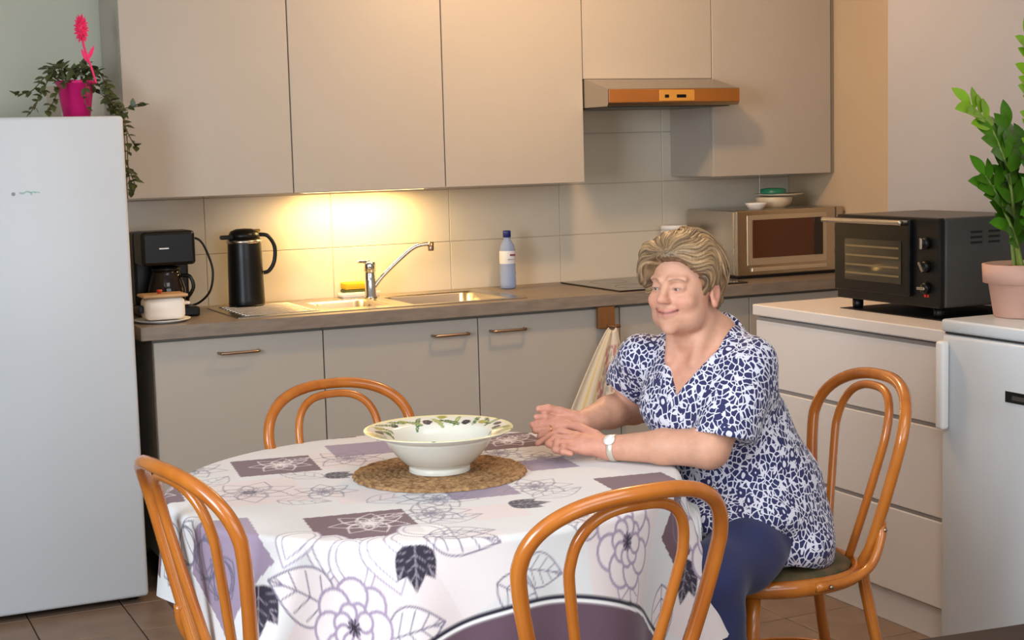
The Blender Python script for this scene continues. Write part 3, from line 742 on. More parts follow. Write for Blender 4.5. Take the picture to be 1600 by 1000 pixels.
    # pale squares first
    for c, s in (((-.40, .06), .25), ((0, -.385), .12), ((-.43, -.60), .25), ((.24, -.60), .24), ((-.27, -.63), .20), ((-.13, -.61), .16), ((-.10, .30), .19), ((.50, .20), .2), ((.35, .50), .2), ((-.45, .55), .22), ((.10, .62), .2), ((.62, -.55), .2), ((.05, .02), .16), ((-.18, -.10), .13), ((.66, .05), .2)):
        sq(c[0], c[1], s, T + (.35 if c[1] < -.5 else 0), PK if s != .16 else CR, .8)
    # mauve squares
    for c, s in (((-.01, .395), .16), ((.05, -.185), .15), ((-.58, -.26), .22), ((.56, .42), .17), ((.3, -.02), .12)): sq(c[0], c[1], s, T, MV)
    # line drawn flowers and leaves on the top
    for c, r in (((-.39, .06), .105), ((-.245, -.02), .075), ((-.06, -.22), .09), ((-.12, -.33), .085), ((.17, -.22), .085), ((-.08, .30), .10), ((.32, .05), .08), ((.26, .16), .08), ((-.26, .33), .07), ((.17, .5), .11), ((-.45, .36), .09), ((.5, .0), .09), ((.6, .22), .1), ((-.3, .6), .1)):
        flower(c, r, 7, c[0] * 9, LN, None, .0026, c[0] < -.3)
    for c, a, L, W in (((-.20, -.17), .2, .16, .045), ((-.1, -.12), -.1, .15, .04), ((-.47, .17), .8, .12, .035), ((.12, -.32), .3, .14, .04), ((-.2, .12), 2.2, .13, .035), ((.35, .36), .8, .14, .04), ((-.15, -.40), .1, .12, .035), ((-.36, -.05), -.6, .12, .035)):
        leaf(c, a, L, W, LN, None, None, .0022)
    # plum squares with a white line flower
    for c, s, ff in (((-.258, .310), .19, 1), ((-.273, -.35), .205, 1), ((.33, .29), .19, 1), ((.385, -.31), .165, 0), ((.47, -.47), .13, 0), ((-.05, .66), .19, 1), ((-.62, .16), .2, 1), ((.70, .33), .19, 1)):
        sq(c[0], c[1], s, T, PL)
        if ff: flower((c[0] + .015, c[1] + .005), s * .40, 7, .3, WH, None, .0026, False); leaf((c[0] + .03, c[1] + .03), .3, s * .4, s * .1, WH, None, None, .002)
    # petals over the fold below the front plum square
    for c, a, L, W in (((-.345, -.40), -2.3, .13, .045), ((-.335, -.44), -1.95, .15, .05), ((-.28, -.45), -1.7, .15, .05), ((-.235, -.44), -1.5, .14, .05), ((-.21, -.40), -1.15, .14, .05), ((-.37, -.36), -2.75, .12, .045)):
        p = petal(c, a, L, W); fill(p, lin((236, 232, 230)), .85); line(p, .0034, LV, True); line(petal((c[0] + .01 * math.cos(a), c[1] + .01 * math.sin(a)), a, L * .78, W * .66), .003, LV, True)
    leaf((-.205, -.50), -.55, .15, .05, LN, None, None, .0035); leaf((-.19, -.49), -.25, .13, .045, LN, None, None, .003)
    dleaf((-.235, -.53), -1.95, .085)
    dleaf((.05, -.35), -.2, .085); dleaf((-.19, .137), -.35, .075); dleaf((-.545, -.385), -2.4, .1); dleaf((.53, -.50), -1.2, .1); dleaf((.45, .36), .9, .08); dleaf((-.62, .38), 2.5, .09)
    # big mauve blossoms on the hanging front
    leaf((-.45, -.55), 2.0, .17, .06, LN, CR, None, .0042); leaf((-.37, -.66), -.2, .14, .05, LN, CR, None, .004)
    blossom((-.435, -.60), .092, 8, .2, LV, CR, .0068)
    leaf((.25, -.62), -1.35, .13, .05, LV, CR, None, .0045); leaf((.2, -.55), 2.6, .11, .05, LN, None, None, .0035); leaf((.15, -.56), 3.0, .08, .04, LN, None, None, .0035)
    blossom((.235, -.585), .09, 8, .5, LV, CR, .0068)
    leaf((-.10, -.655), -.6, .12, .04, LN, None, None, .0035); leaf((-.04, -.64), -.2, .1, .035, LN, None, None, .003)
    leaf((.47, -.60), -.9, .15, .05, LN, CR, None, .004); leaf((.42, -.45), .1, .13, .05, LN, None, None, .0035)
    blossom((.60, -.40), .10, 7, .9, LV, CR, .008)
    for c, a in (((-.60, -.25), 2.6), ((-.60, -.15), 2.9), ((-.62, -.33), 2.2), ((-.66, -.05), 3.0)):
        for k in range(4): p = petal((c[0] + .02 * k, c[1] + .012 * k), a + .5 * k - .8, .11, .04); line(p, .0036, lin((96, 92, 112)), True)
    # plum border along the near hem with a dark and a white line
    vb = -.706 + .02 * np.clip((U - .25) / .35, 0, 1)
    al = ((V < vb - .012)).astype(np.float32) * (U < .63)
    C[:] = C * (1 - al[..., None]) + np.array(lin((98, 72, 86)), np.float32) * al[..., None]
    al = aa(np.abs(V - vb + .0075), .008) * (U < .63); C[:] = C * (1 - al[..., None]) + np.array(lin((236, 232, 230)), np.float32) * al[..., None]
    al = aa(np.abs(V - vb), .009) * (U < .63); C[:] = C * (1 - al[..., None]) + np.array(lin((36, 32, 50)), np.float32) * al[..., None]
    # drape
    th = np.arctan2(V, U); a = np.clip(rho - TR, 0, None); rc = .014; q = rc * PI / 2
    ang = np.clip(a / rc, 0, PI / 2); dr = np.where(a < q, rc * np.sin(ang), rc); dz = np.where(a < q, rc * (1 - np.cos(ang)), rc + (a - q))
    k = np.clip((a - .02) / .25, 0, 1.4)
    dr = dr + a * .05 + k * (.022 * np.sin(9 * th + .6) + .012 * np.sin(16 * th + 2.0 + 1.5 * np.sin(3 * th)))
    def bump_(t0, w_, h_): return h_ * np.exp(-((th - t0) / w_) ** 2)
    dr = dr + k * (bump_(-2.50, .10, .055) - bump_(-2.72, .11, .025) + bump_(-.62, .10, .045) + bump_(-1.62, .16, .018) - bump_(-1.25, .16, .012))
    R_ = np.minimum(rho, TR) + dr; z = .7442 - dz
    d2 = np.where(a <= 0, 1.0, 1.0)
    lap = 1 / (1 + np.exp(-(th + .53) / .04)) / (1 + np.exp((th - .75) / .05)); zl = .648 + .004 * np.sin(U * 60)
    ex = np.clip(zl - z, 0, None) * lap
    z = z + ex; R_ = R_ - np.clip(dr - .03, 0, None) * lap * .8 + .12 * ex
    s = np.where(rho > 1e-6, R_ / np.maximum(rho, 1e-6), 1)
    X, Y = U * s, V * s
    idx = -np.ones(U.shape, int); idx[keep] = np.arange(keep.sum())
    f = np.stack([idx[:-1, :-1], idx[1:, :-1], idx[1:, 1:], idx[:-1, 1:]], -1).reshape(-1, 4); f = f[(f >= 0).all(1)]
    P = np.stack([X, Y, z], -1)[keep]
    return P, f, C[keep]
def np_mesh(name, P, F, m, parent=None, cols=None, loc=None, smooth=True):
    me = bpy.data.meshes.new(name); n = len(F); k = F.shape[1]
    me.vertices.add(len(P)); me.vertices.foreach_set('co', np.asarray(P, np.float32).ravel())
    me.loops.add(n * k); me.loops.foreach_set('vertex_index', F.astype(np.int32).ravel())
    me.polygons.add(n); me.polygons.foreach_set('loop_start', np.arange(0, n * k, k, dtype=np.int32))
    me.update(calc_edges=True); me.validate()
    for mm in (m if isinstance(m, (list, tuple)) else [m]): me.materials.append(mm)
    if smooth: me.shade_smooth()
    o = bpy.data.objects.new(name, me); COL.objects.link(o)
    if parent: o.parent = parent
    if loc: o.location = loc
    if cols is not None: vcol(o, cols)
    return o
P_, F_, C_ = tablecloth()
t = np_mesh('tablecloth', P_, F_, mat('printed_cloth', (.8, .8, .8), .8, attr='col', bump=.12, bscale=350, sheen=.15), None, C_, (TCX, TCY, 0))
tag(t, 'white tablecloth printed with plum squares, line flowers and leaves on the round table', 'tablecloth')

# jute mat and serving bowl
BX, BY = .243, -2.54
def jute():
    nr, nt_ = 78, 220; P = []; F = []
    for i in range(nr + 1):
        r = .199 * i / nr; ring = r / .0155; ph = int(ring) * 1.3; hgt = abs(math.sin(PI * ring))
        for j in range(nt_):
            a = 2 * PI * j / nt_
            z = .0035 + .0045 * hgt * (.55 + .45 * abs(math.sin(a * max(r, .01) / .02 + ph)))
            rr = r + .0015 * math.sin(a * 31 + ph) * (i / nr)
            if i == nr: z = .0005
            P.append((rr * math.cos(a), rr * math.sin(a), z))
    for i in range(nr):
        for j in range(nt_):
            k = (j + 1) % nt_; F.append((i * nt_ + j, (i + 1) * nt_ + j, (i + 1) * nt_ + k, i * nt_ + k))
    return np.array(P), np.array(F)
P_, F_ = jute()
t = np_mesh('placemat', P_, F_, mat('jute_braid', lin((190, 150, 104)), .95, color2=lin((126, 90, 56)), nscale=90, bump=.9, bscale=320), None, None, (BX, BY, .7447))
tag(t, 'round brown woven jute placemat under the large bowl', 'placemat')
def serving_bowl():
    prof = [(.066, 0), (.070, .001), (.070, .009), (.068, .014), (.080, .022), (.098, .040), (.112, .058), (.1215, .073), (.125, .080), (.140, .0855), (.158, .091), (.168, .0945), (.1705, .0965), (.170, .0985), (.166, .0985), (.150, .0945), (.134, .0895), (.124, .0855), (.117, .078), (.106, .060), (.090, .040), (.070, .024), (.04, .0175), (0.0005, .016)]
    pr = np.array(catmull([np.array(p) for p in prof], 6)); n = len(pr); m = 256
    a = np.linspace(0, 2 * PI, m, endpoint=False)
    P = np.stack([pr[:, :1] * np.cos(a), pr[:, :1] * np.sin(a), np.repeat(pr[:, 1:], m, 1)], -1)
    i, j = np.meshgrid(np.arange(n - 1), np.arange(m), indexing='ij'); k = (j + 1) % m
    F = np.stack([i * m + j, i * m + k, (i + 1) * m + k, (i + 1) * m + j], -1).reshape(-1, 4)
    col = np.ones((n, m, 3)) * np.array(lin((226, 222, 208)))
    s = np.arange(n) / 6.0; up = s >= 12.5
    AA = np.repeat(a[None], n, 0); RR = np.repeat(pr[:, :1], m, 1); UP = np.repeat(up[:, None], m, 1)
    def put(mask, c): col[mask & UP] = lin(c)
    put(RR > .160, (232, 224, 172))
    rg = random.Random(5)
    for q in range(46):
        a0 = q * 2 * PI / 46 + rg.uniform(-.06, .06); r0 = rg.uniform(.128, .156); kind = q % 5
        dx = ((AA - a0 + PI) % (2 * PI) - PI) * r0; dy = RR - r0
        if kind == 0: put((dx / .0115) ** 2 + (dy / .010) ** 2 < 1, (40, 44, 56)); put(((dx - .002) / .003) ** 2 + ((dy - .002) / .002) ** 2 < 1, (90, 96, 110))
        elif kind == 3: put((dx / .012) ** 2 + (dy / .009) ** 2 < 1, (164, 160, 78))
        else:
            an = rg.uniform(-.9, .9) + 1.2; L, W = rg.uniform(.02, .03), .0058
            x = dx * math.cos(an) + dy * math.sin(an); y = -dx * math.sin(an) + dy * math.cos(an)
            put((x / L) ** 2 + (y / W) ** 2 < 1, rg.choice(((70, 104, 60), (96, 128, 70), (150, 160, 90))))
            put((np.abs(x) < L * .9) & (np.abs(y) < .0007), (190, 200, 150))
    return P.reshape(-1, 3), F, col.reshape(-1, 3)
P_, F_, C_ = serving_bowl()
t = np_mesh('serving_bowl', P_, F_, mat('glazed_earthenware', (.8, .8, .75), .16, attr='col', coat=.3), None, C_, (BX, BY, .7525))
tag(t, 'large cream bowl with olives painted on its wide rim, on the jute placemat', 'bowl')

# ---------------------------------------------------------------- bentwood chairs
def hoop(w0, w1, h, hm, s, e, b0, rec, bend, z0=.45, n=13):
    pr = []
    for q in np.linspace(0, 1, 7)[:-1]: pr.append((w0 + (w1 - w0) * (1 - (1 - q) ** s), z0 + (hm - z0) * q))
    for a in np.linspace(0, PI / 2, n):
        ca, sa = max(math.cos(a), 0), math.sin(a); pr.append((w1 * ca ** (2 / e), hm + (h - hm) * sa ** (2 / e)))
    pts = pr + [(-x, z) for x, z in pr[-2::-1]]
    return [(x, b0 - (z - z0) * rec + bend * (x / .2) ** 2, z) for x, z in pts]
cushm = mat('green_brown_upholstery', lin((64, 66, 40)), .85, color2=lin((104, 78, 52)), nscale=26, bump=.3, bscale=120)
def make_chair(label, x, y, a):
    t = thing('bentwood_chair', label, 'chair', (x, y, 0), a, 'bentwood chairs round the table')
    H = hoop(.119, .207, .899, .77, 1.253, 2.441, -.19, .246, .04)
    foot = [(.165, -.262, 0.0), (.150, -.232, .14), (.132, -.200, .30)]
    path = foot + H + [(-x_, y_, z_) for x_, y_, z_ in foot[::-1]]
    obj('back_frame', tube(catmull(path, 3), .0145, 10), M['wood_chair'], t, True)
    I = hoop(.052, .116, .874, .759, 1.1, 2.7, -.178, .246, .04, z0=.46)
    obj('inner_hoop', tube(catmull(I, 3), .0105, 9), M['wood_chair'], t, True)
    n = 40; ring = []
    for k in range(n):
        q = 2 * PI * k / n; c, s = math.cos(q), math.sin(q)
        ring.append((.192 * (abs(c) ** .85) * (1 if c > 0 else -1) * (1.0 + .05 * s), .005 + .198 * (abs(s) ** .85) * (1 if s > 0 else -1), .446))
    bm = tube(ring, .021, 8, closed=True, flat=.75)
    obj('seat_frame', bm, M['wood_chair'], t, True)
    own = bmesh.new(); rr = []
    for sc, z in ((.93, .452), (.93, .464), (.88, .471), (.6, .478), (.3, .480)):
        rr.append([own.verts.new((p[0] * sc, .005 + (p[1] - .005) * sc, z)) for p in ring])
    for p, q in zip(rr, rr[1:]):
        for k in range(n): own.faces.new((p[k], p[(k + 1) % n], q[(k + 1) % n], q[k]))
    own.faces.new(rr[-1]); own.faces.new(rr[0][::-1])
    obj('seat_cushion', own, cushm, t, True)
    for sx in (-1, 1):
        obj('front_leg', tube([(sx * .145, .128, .436), (sx * .152, .138, .30), (sx * .160, .150, .12), (sx * .168, .16, 0)], [.018, .0175, .015, .0125], 10), M['wood_chair'], t, True)
        br = obj('brace', tube(catmull([(sx * .158, -.205, .575), (sx * .166, -.196, .53), (sx * .180, -.160, .475), (sx * .196, -.09, .452), (sx * .206, .0, .448)], 5), .0115, 8), M['wood_chair'], t, True)
        for p in ((sx * .2175, -.035, .449), (sx * .170, -.206, .556)): obj('screw', sphere(p, .006, u=8, v=6), M['handle_metal'], br, True)
    st = []
    for k in range(32):
        q = 2 * PI * k / 32; st.append((.148 * math.cos(q), -.03 + .175 * math.sin(q), .205))
    obj('stretcher', tube(st, .0105, 8, closed=True), M['wood_chair'], t, True)
    return t
ch = make_chair('honey wood bentwood chair with its back to us at the near side of the table', .185, -3.238, .073)
dup(ch, (-.170, -2.81, 0), 4.884, 'honey wood bentwood chair seen from the side, standing between the tall refrigerator and the table')
c_ = dup(ch, (.222, -2.215, 0), 3.263, 'honey wood bentwood chair behind the bowl, only its rounded back showing above the table'); c_.scale = (.98, .98, .978)
dup(ch, (1.055, -2.687, 0), 1.442, 'honey wood bentwood chair that the woman sits on, in front of the white drawers')

# dark table at the lower edge of the picture
t = thing('side_table', 'dark brown wooden table, only its far edge in view in front of the low refrigerator', 'table', (1.0, -4.47, 0), -.107)
obj('tabletop', box((-.70, -.38, .715), (.70, .405, .748), .008, seg=3), M['wood_dark'], t, True)
for sx in (-.62, .62):
    for sy in (-.30, .32): obj('leg', box((sx - .025, sy - .025, 0), (sx + .025, sy + .025, .714), .004), M['wood_dark'], t)
obj('apron', box((-.6, .30, .64), (.6, .32, .7145), .002, seg=1), M['wood_dark'], t)
obj('apron', box((-.6, -.30, .64), (.6, -.28, .7145), .002, seg=1), M['wood_dark'], t)
# ---------------------------------------------------------------- the woman
class Field:
    """signed distance field on a grid; primitives are blended in smoothly"""
    def __init__(s, lo, hi, h):
        s.lo = np.array(lo, float); s.h = h; s.n = [int(math.ceil((b - a) / h)) + 1 for a, b in zip(lo, hi)]
        s.a = np.full(s.n, 0.06, np.float32)
    def _win(s, lo, hi):
        i0 = [max(0, int((l - o) / s.h)) for l, o in zip(lo, s.lo)]; i1 = [min(n, int((q - o) / s.h) + 2) for q, o, n in zip(hi, s.lo, s.n)]
        if any(a >= b for a, b in zip(i0, i1)): return None, None
        sl = tuple(slice(a, b) for a, b in zip(i0, i1))
        g = [(s.lo[q] + s.h * np.arange(i0[q], i1[q])).astype(np.float32) for q in range(3)]
        return sl, (g[0][:, None, None], g[1][None, :, None], g[2][None, None, :])
    def put(s, fn, lo, hi, k=.01, op='add', T=None):
        lo = np.array(lo) - k - .012; hi = np.array(hi) + k + .012
        sl, G = s._win(lo, hi)
        if sl is None: return
        if T is not None:
            R, c = T; x, y, z = G[0] - c[0], G[1] - c[1], G[2] - c[2]
            G = tuple(R[0][i] * x + R[1][i] * y + R[2][i] * z for i in range(3))
        d = fn(*G).astype(np.float32); a = s.a[sl]
        if op == 'add':
            h_ = np.clip(.5 + .5 * (a - d) / k, 0, 1); s.a[sl] = a * (1 - h_) + d * h_ - k * h_ * (1 - h_)
        elif op == 'sub':
            d = -d; h_ = np.clip(.5 - .5 * (a - d) / k, 0, 1); s.a[sl] = a * (1 - h_) + d * h_ + k * h_ * (1 - h_)
        elif op == 'cut': s.a[sl] = np.maximum(a, -d)
        elif op == 'and': s.a[sl] = np.maximum(a, d)
        elif op == 'offset': s.a[sl] = a + d
    # primitives; c, a, b in the frame T (columns of R are the frame's axes) or in the world
    def _aabb(s, pts, r, T):
        P = np.array(pts, float)
        if T is not None: P = (np.array(T[0]) @ P.T).T + np.array(T[1]) if False else np.array([T[1] + p[0] * np.array(T[0])[:, 0] + p[1] * np.array(T[0])[:, 1] + p[2] * np.array(T[0])[:, 2] for p in P])
        return P.min(0) - r, P.max(0) + r
    def cone(s, a, b, ra, rb, k=.01, op='add', T=None):
        a = np.array(a, float); b = np.array(b, float); e = b - a; L2 = max(float(e @ e), 1e-9)
        def fn(x, y, z):
            px, py, pz = x - a[0], y - a[1], z - a[2]
            t = np.clip((px * e[0] + py * e[1] + pz * e[2]) / L2, 0, 1)
            return np.sqrt((px - t * e[0]) ** 2 + (py - t * e[1]) ** 2 + (pz - t * e[2]) ** 2) - (ra + (rb - ra) * t)
        lo, hi = s._aabb([a, b], max(ra, rb), T); s.put(fn, lo, hi, k, op, T)
    def chain(s, pts, rad, k=.006, op='add', T=None):
        for (p, q, r0, r1) in zip(pts, pts[1:], rad, rad[1:]): s.cone(p, q, r0, r1, k, op, T)
    def ell(s, c, r, k=.01, op='add', T=None):
        def fn(x, y, z):
            px, py, pz = (x - c[0]), (y - c[1]), (z - c[2])
            k0 = np.sqrt((px / r[0]) ** 2 + (py / r[1]) ** 2 + (pz / r[2]) ** 2)
            k1 = np.sqrt((px / r[0] ** 2) ** 2 + (py / r[1] ** 2) ** 2 + (pz / r[2] ** 2) ** 2) + 1e-9
            return k0 * (k0 - 1) / k1
        lo, hi = s._aabb([c], max(r), T); s.put(fn, lo, hi, k, op, T)
    def mesh(s):
        f = s.a; h_ = s.h; nx, ny, nz = f.shape; I = f < 0
        c = np.zeros((nx - 1, ny - 1, nz - 1), np.uint8)
        for i in (0, 1):
            for j in (0, 1):
                for k in (0, 1): c += I[i:nx - 1 + i, j:ny - 1 + j, k:nz - 1 + k]
        act = np.argwhere((c > 0) & (c < 8)); del c
        P = np.zeros((len(act), 3)); W = np.zeros(len(act)); A = act.T
        cor = [(i, j, k) for i in (0, 1) for j in (0, 1) for k in (0, 1)]
        val = {q: f[A[0] + q[0], A[1] + q[1], A[2] + q[2]] for q in cor}
        for q in cor:
            for ax in range(3):
                if q[ax]: continue
                r = list(q); r[ax] = 1; r = tuple(r); u, v = val[q], val[r]; m = (u < 0) != (v < 0)
                t = np.where(m, u / np.where(m, u - v, 1), 0)
                p = np.array(q, float)[None].repeat(len(act), 0); p[:, ax] += t
                P[m] += p[m]; W[m] += 1
        V = (act + P / W[:, None]) * h_ + s.lo
        idx = {}; lut = np.full((nx - 1) * (ny - 1) * (nz - 1), -1, np.int32); st = ((ny - 1) * (nz - 1), nz - 1, 1)
        lut[act @ np.array(st)] = np.arange(len(act)); F = []
        for ax in range(3):
            b, cc = (ax + 1) % 3, (ax + 2) % 3
            s0 = [slice(None)] * 3; s1 = [slice(None)] * 3; s0[ax] = slice(0, -1); s1[ax] = slice(1, None)
            for q in (b, cc): s0[q] = slice(1, -1); s1[q] = slice(1, -1)
            m0 = I[tuple(s0)]; m1 = I[tuple(s1)]
            E = np.argwhere(m0 != m1)
            if not len(E): continue
            ins = m0[E[:, 0], E[:, 1], E[:, 2]]
            E = E.copy(); E[:, b] += 1; E[:, cc] += 1
            def cell(db, dc):
                q = E.copy(); q[:, b] -= db; q[:, cc] -= dc; return lut[q @ np.array(st)]
            Q = np.stack([cell(1, 1), cell(0, 1), cell(0, 0), cell(1, 0)], 1); Q[~ins] = Q[~ins][:, ::-1]
            F.append(Q)
        F = np.concatenate(F); F = F[(F >= 0).all(1)]
        return V, F
def smooth_mesh(V, F, it=2, lam=.5):
    n = len(V); e = np.concatenate([F[:, [0, 1]], F[:, [1, 2]], F[:, [2, 3]], F[:, [3, 0]]]); e = np.concatenate([e, e[:, ::-1]])
    cnt = np.bincount(e[:, 0], minlength=n)[:, None]
    for _ in range(it):
        S_ = np.stack([np.bincount(e[:, 0], weights=V[e[:, 1], q], minlength=n) for q in range(3)], 1)
        V = V + lam * (S_ / np.maximum(cnt, 1) - V)
    return V

HD = dict(
    Lsh=(0.902, -2.792, 0.952), Lel=(0.785, -2.826, 0.793), Lwr=(0.639, -2.626, 0.776),
    Rsh=(0.787, -2.528, 0.971), Rel=(0.835, -2.395, 0.825), Rwr=(0.641, -2.479, 0.812),
    LI=[(0.584, -2.559, 0.801), (0.559, -2.524, 0.808), (0.532, -2.519, 0.796), (0.504, -2.518, 0.783)],
    LM=[(0.571, -2.57, 0.795), (0.536, -2.548, 0.798), (0.517, -2.552, 0.787), (0.524, -2.573, 0.778)],
    LR=[(0.562, -2.584, 0.786), (0.529, -2.573, 0.792), (0.519, -2.582, 0.778), (0.53, -2.599, 0.772)],
    LP=[(0.56, -2.596, 0.776), (0.535, -2.594, 0.785), (0.528, -2.603, 0.775), (0.542, -2.615, 0.771)],
    LT=[(0.621, -2.588, 0.799), (0.608, -2.536, 0.814), (0.593, -2.506, 0.817), (0.573, -2.491, 0.815)],
    RI=[(0.578, -2.475, 0.828), (0.546, -2.476, 0.837), (0.523, -2.476, 0.838)],
    RM=[(0.568, -2.483, 0.817), (0.536, -2.479, 0.821), (0.511, -2.478, 0.821)],
    RR=[(0.563, -2.493, 0.807), (0.534, -2.49, 0.809), (0.513, -2.486, 0.808)],
    RP=[(0.565, -2.501, 0.797), (0.539, -2.5, 0.796), (0.52, -2.497, 0.795)],
    RT=[(0.624, -2.48, 0.829), (0.588, -2.472, 0.845), (0.559, -2.469, 0.855), (0.534, -2.468, 0.856)])
hf = np.array((-.888, -.447, 0)); hf /= np.linalg.norm(hf); hl = np.array((-hf[1], hf[0], 0)); hu = np.array((0, 0, 1.0))
tl = math.radians(3); hu2 = hu * math.cos(tl) + hl * math.sin(tl) * 0; HC = np.array((0.811, -2.690, 1.142))
HR = np.stack([hl, hf, hu], 1); HT = (HR, HC)          # head frame: x to her left, y to the front, z up
df = np.array((-.90, -.436, 0)); df /= np.linalg.norm(df); dl = np.array((-df[1], df[0], 0)); TO = np.array((.885, -2.680, 0.0))
TT = (np.stack([dl, df, hu], 1), TO)                    # torso frame

B = Field((.455, -2.99, .68), (1.12, -2.28, 1.30), .0026)
# trunk under the blouse
B.ell((0, .0, .915), (.150, .098, .12), .03, T=TT); B.ell((0, .055, .865), (.135, .075, .09), .04, T=TT)
B.ell((0, -.07, .76), (.12, .10, .16), .04, T=TT)
B.cone((-.11, -.01, .972), (.11, -.01, .972), .046, .046, .03, T=TT)
B.cone((0, -.03, .99), (0, -.01, 1.02), .075, .062, .03, T=TT)
# neck and soft under-chin
B.cone(TO + np.array((0, 0, 1.0)) + df * .0, HC + hf * (-.028) + np.array((0, 0, -.045)), .054, .050, .025)
B.cone((0, .008, -.090), (0, -.03, -.14), .026, .038, .02, T=HT)
B.cone((.046, -.02, -.06), (.035, .02, -.165), .012, .009, .03, T=HT); B.cone((-.046, -.02, -.06), (-.035, .02, -.165), .012, .009, .03, T=HT)
# skull and face
B.ell((0, -.012, .035), (.073, .092, .083), .02, T=HT)
B.ell((0, .022, -.018), (.0605, .064, .078), .02, T=HT)
B.ell((0, .040, -.060), (.044, .042, .034), .02, T=HT)
for sx in (-1, 1):
    B.ell((sx * .040, .030, -.056), (.021, .031, .030), .02, T=HT)          # jowl
    B.ell((sx * .036, .058, -.020), (.024, .023, .021), .014, T=HT)         # smiling cheek
    B.cone((sx * .013, .0855, .030), (sx * .043, .070, .031), .006, .0045, .014, T=HT)   # brow
B.ell((0, .071, -.084), (.017, .013, .014), .014, T=HT)
B.ell((0, .060, -.055), (.026, .022, .024), .016, T=HT)
for sx in (-1, 1):
    B.ell((sx * .0275, .0915, .0115), (.0135, .012, .010), .010, 'sub', HT)  # eye socket
B.cone((0, .083, .018), (0, .099, -.011), .0085, .0100, .010, T=HT)          # nose
B.ell((0, .1015, -.015), (.0112, .0100, .0092), .008, T=HT)
for sx in (-1, 1):
    B.ell((sx * .0112, .0930, -.0185), (.0066, .009, .0066), .005, T=HT)
    B.ell((sx * .0062, .0985, -.0252), (.0030, .0045, .0026), .003, 'sub', HT)
    B.ell((sx * .0275, .0705, .0105), (.0165, .0125, .0118), .006, T=HT)    # lids over the eyeball
    B.cone((sx * .0175, .0835, .0088), (sx * .0375, .0775, .0076), .0015, .0010, .002, 'sub', HT)   # narrow smiling eye slit
    B.cone((sx * .016, .0855, .0158), (sx * .040, .0785, .0140), .0016, .0012, .003, 'sub', HT)    # crease above the lid
    B.cone((sx * .019, .0835, -.0035), (sx * .036, .080, -.0045), .0024, .0012, .005, 'sub', HT)     # bag below
    B.chain([(sx * .0165, .0945, -.018), (sx * .026, .0865, -.034), (sx * .0335, .078, -.050)], [.0032, .0038, .0028], .006, 'sub', HT)   # smile line
# mouth: full lips around an open smile line
ml = [(-.0315, .0715, -.0375), (-.016, .0830, -.0445), (0, .0865, -.0462), (.016, .0830, -.0445), (.0315, .0715, -.0375)]
B.chain([(p[0], p[1] - .001, p[2] + .0042) for p in ml], [.0025, .0042, .0042, .0042, .0025], .006, T=HT)
B.chain([(p[0] * .9, p[1] - .0005, p[2] - .0052) for p in ml], [.0025, .0048, .0055, .0048, .0025], .006, T=HT)
B.chain(ml, [.0014, .0020, .0022, .0020, .0014], .0022, 'sub', HT)
# ears
for sx in (-1, 1):
    B.ell((sx * .075, -.010, -.006), (.0085, .0185, .029), .007, T=HT); B.ell((sx * .0785, -.003, -.030), (.0065, .0085, .010), .006, T=HT)
    B.ell((sx * .084, -.005, -.004), (.0065, .0105, .017), .005, 'sub', HT)
# arms
for q, s_ in (('L', 1), ('R', -1)):
    sh, el, wr = (np.array(HD[q + n]) for n in ('sh', 'el', 'wr'))
    mid = el * .55 + wr * .45 + np.array((0, 0, .003))
    B.chain([sh, sh * .4 + el * .6, el], [.044, .047, .046], .02)
    B.chain([el, mid, wr], [.046, .0395, .0285], .015)
    kn = [np.array(HD[q + n][0]) for n in 'IMRP']
    for n, p in zip('IMRP', kn):
        base = wr + (p - wr) * .18; B.chain([base, base * .4 + p * .6, p], [.0165, .0125, .0105], .010)
    B.cone(wr, (kn[1] + kn[2]) / 2 * .7 + wr * .3, .0245, .018, .014)
    for n, r_ in zip('IMRP', (.0093, .0096, .0092, .0082)):
        P = [np.array(p) for p in HD[q + n]]; m = len(P)
        B.chain(P, [r_ * (1.06 - .09 * i) for i in range(m)], .0022)
        for p in P[1:-1]: B.ell(p, (r_ * 1.04,) * 3, .003)
    P = [np.array(p) for p in HD[q + 'T']]
    B.chain([wr * .6 + P[0] * .4] + P, [.017, .0155, .0115, .0098, .0082], .004)
V_, F_ = B.mesh(); V_ = smooth_mesh(V_, F_, 1, .4)
# skin colours: paint that belongs to the skin itself
loc = (V_ - HC) @ HR; x, y, z = loc[:, 0], loc[:, 1], loc[:, 2]
ax = np.abs(x)
C_ = np.ones((len(V_), 3)) * np.array(lin((212, 158, 130)))
def mixc(w_, c):
    global C_
    w_ = np.clip(w_, 0, 1)[:, None]; C_ = C_ * (1 - w_) + np.array(lin(c)) * w_
G = lambda px, py, pz, sx, sy, sz: np.exp(-((ax - px) / sx) ** 2 - ((y - py) / sy) ** 2 - ((z - pz) / sz) ** 2)
head = (z > -.13) & (y > -.05)
mixc(.55 * G(.036, .075, -.022, .020, .03, .018) * head, (216, 140, 118))
mixc(.5 * G(0, .108, -.018, .012, .016, .012), (214, 138, 118))
mixc(.30 * G(.0275, .078, .008, .018, .02, .009) * head, (190, 130, 116))
cz = -.0462 + .0085 * (ax / .0315) ** 2
lip = np.clip(1.35 - np.abs(z - cz) / .0075, 0, 1) * np.clip((.032 - ax) / .004, 0, 1) * (y > .06) * head
mixc(.75 * lip, (180, 96, 92))
mixc(.9 * np.clip(1.3 - np.abs(z - cz) / .0022, 0, 1) * np.clip((.033 - ax) / .003, 0, 1) * (y > .058) * head, (112, 62, 56))
mixc(.8 * np.clip(1.4 - np.abs(z - cz + .0003) / .0016, 0, 1) * np.clip((.018 - ax) / .003, 0, 1) * (y < .086) * (y > .074) * head, (226, 210, 196))
bz = .0275 + .004 * np.sin(np.clip((ax - .012) / .033, 0, 1) * PI)
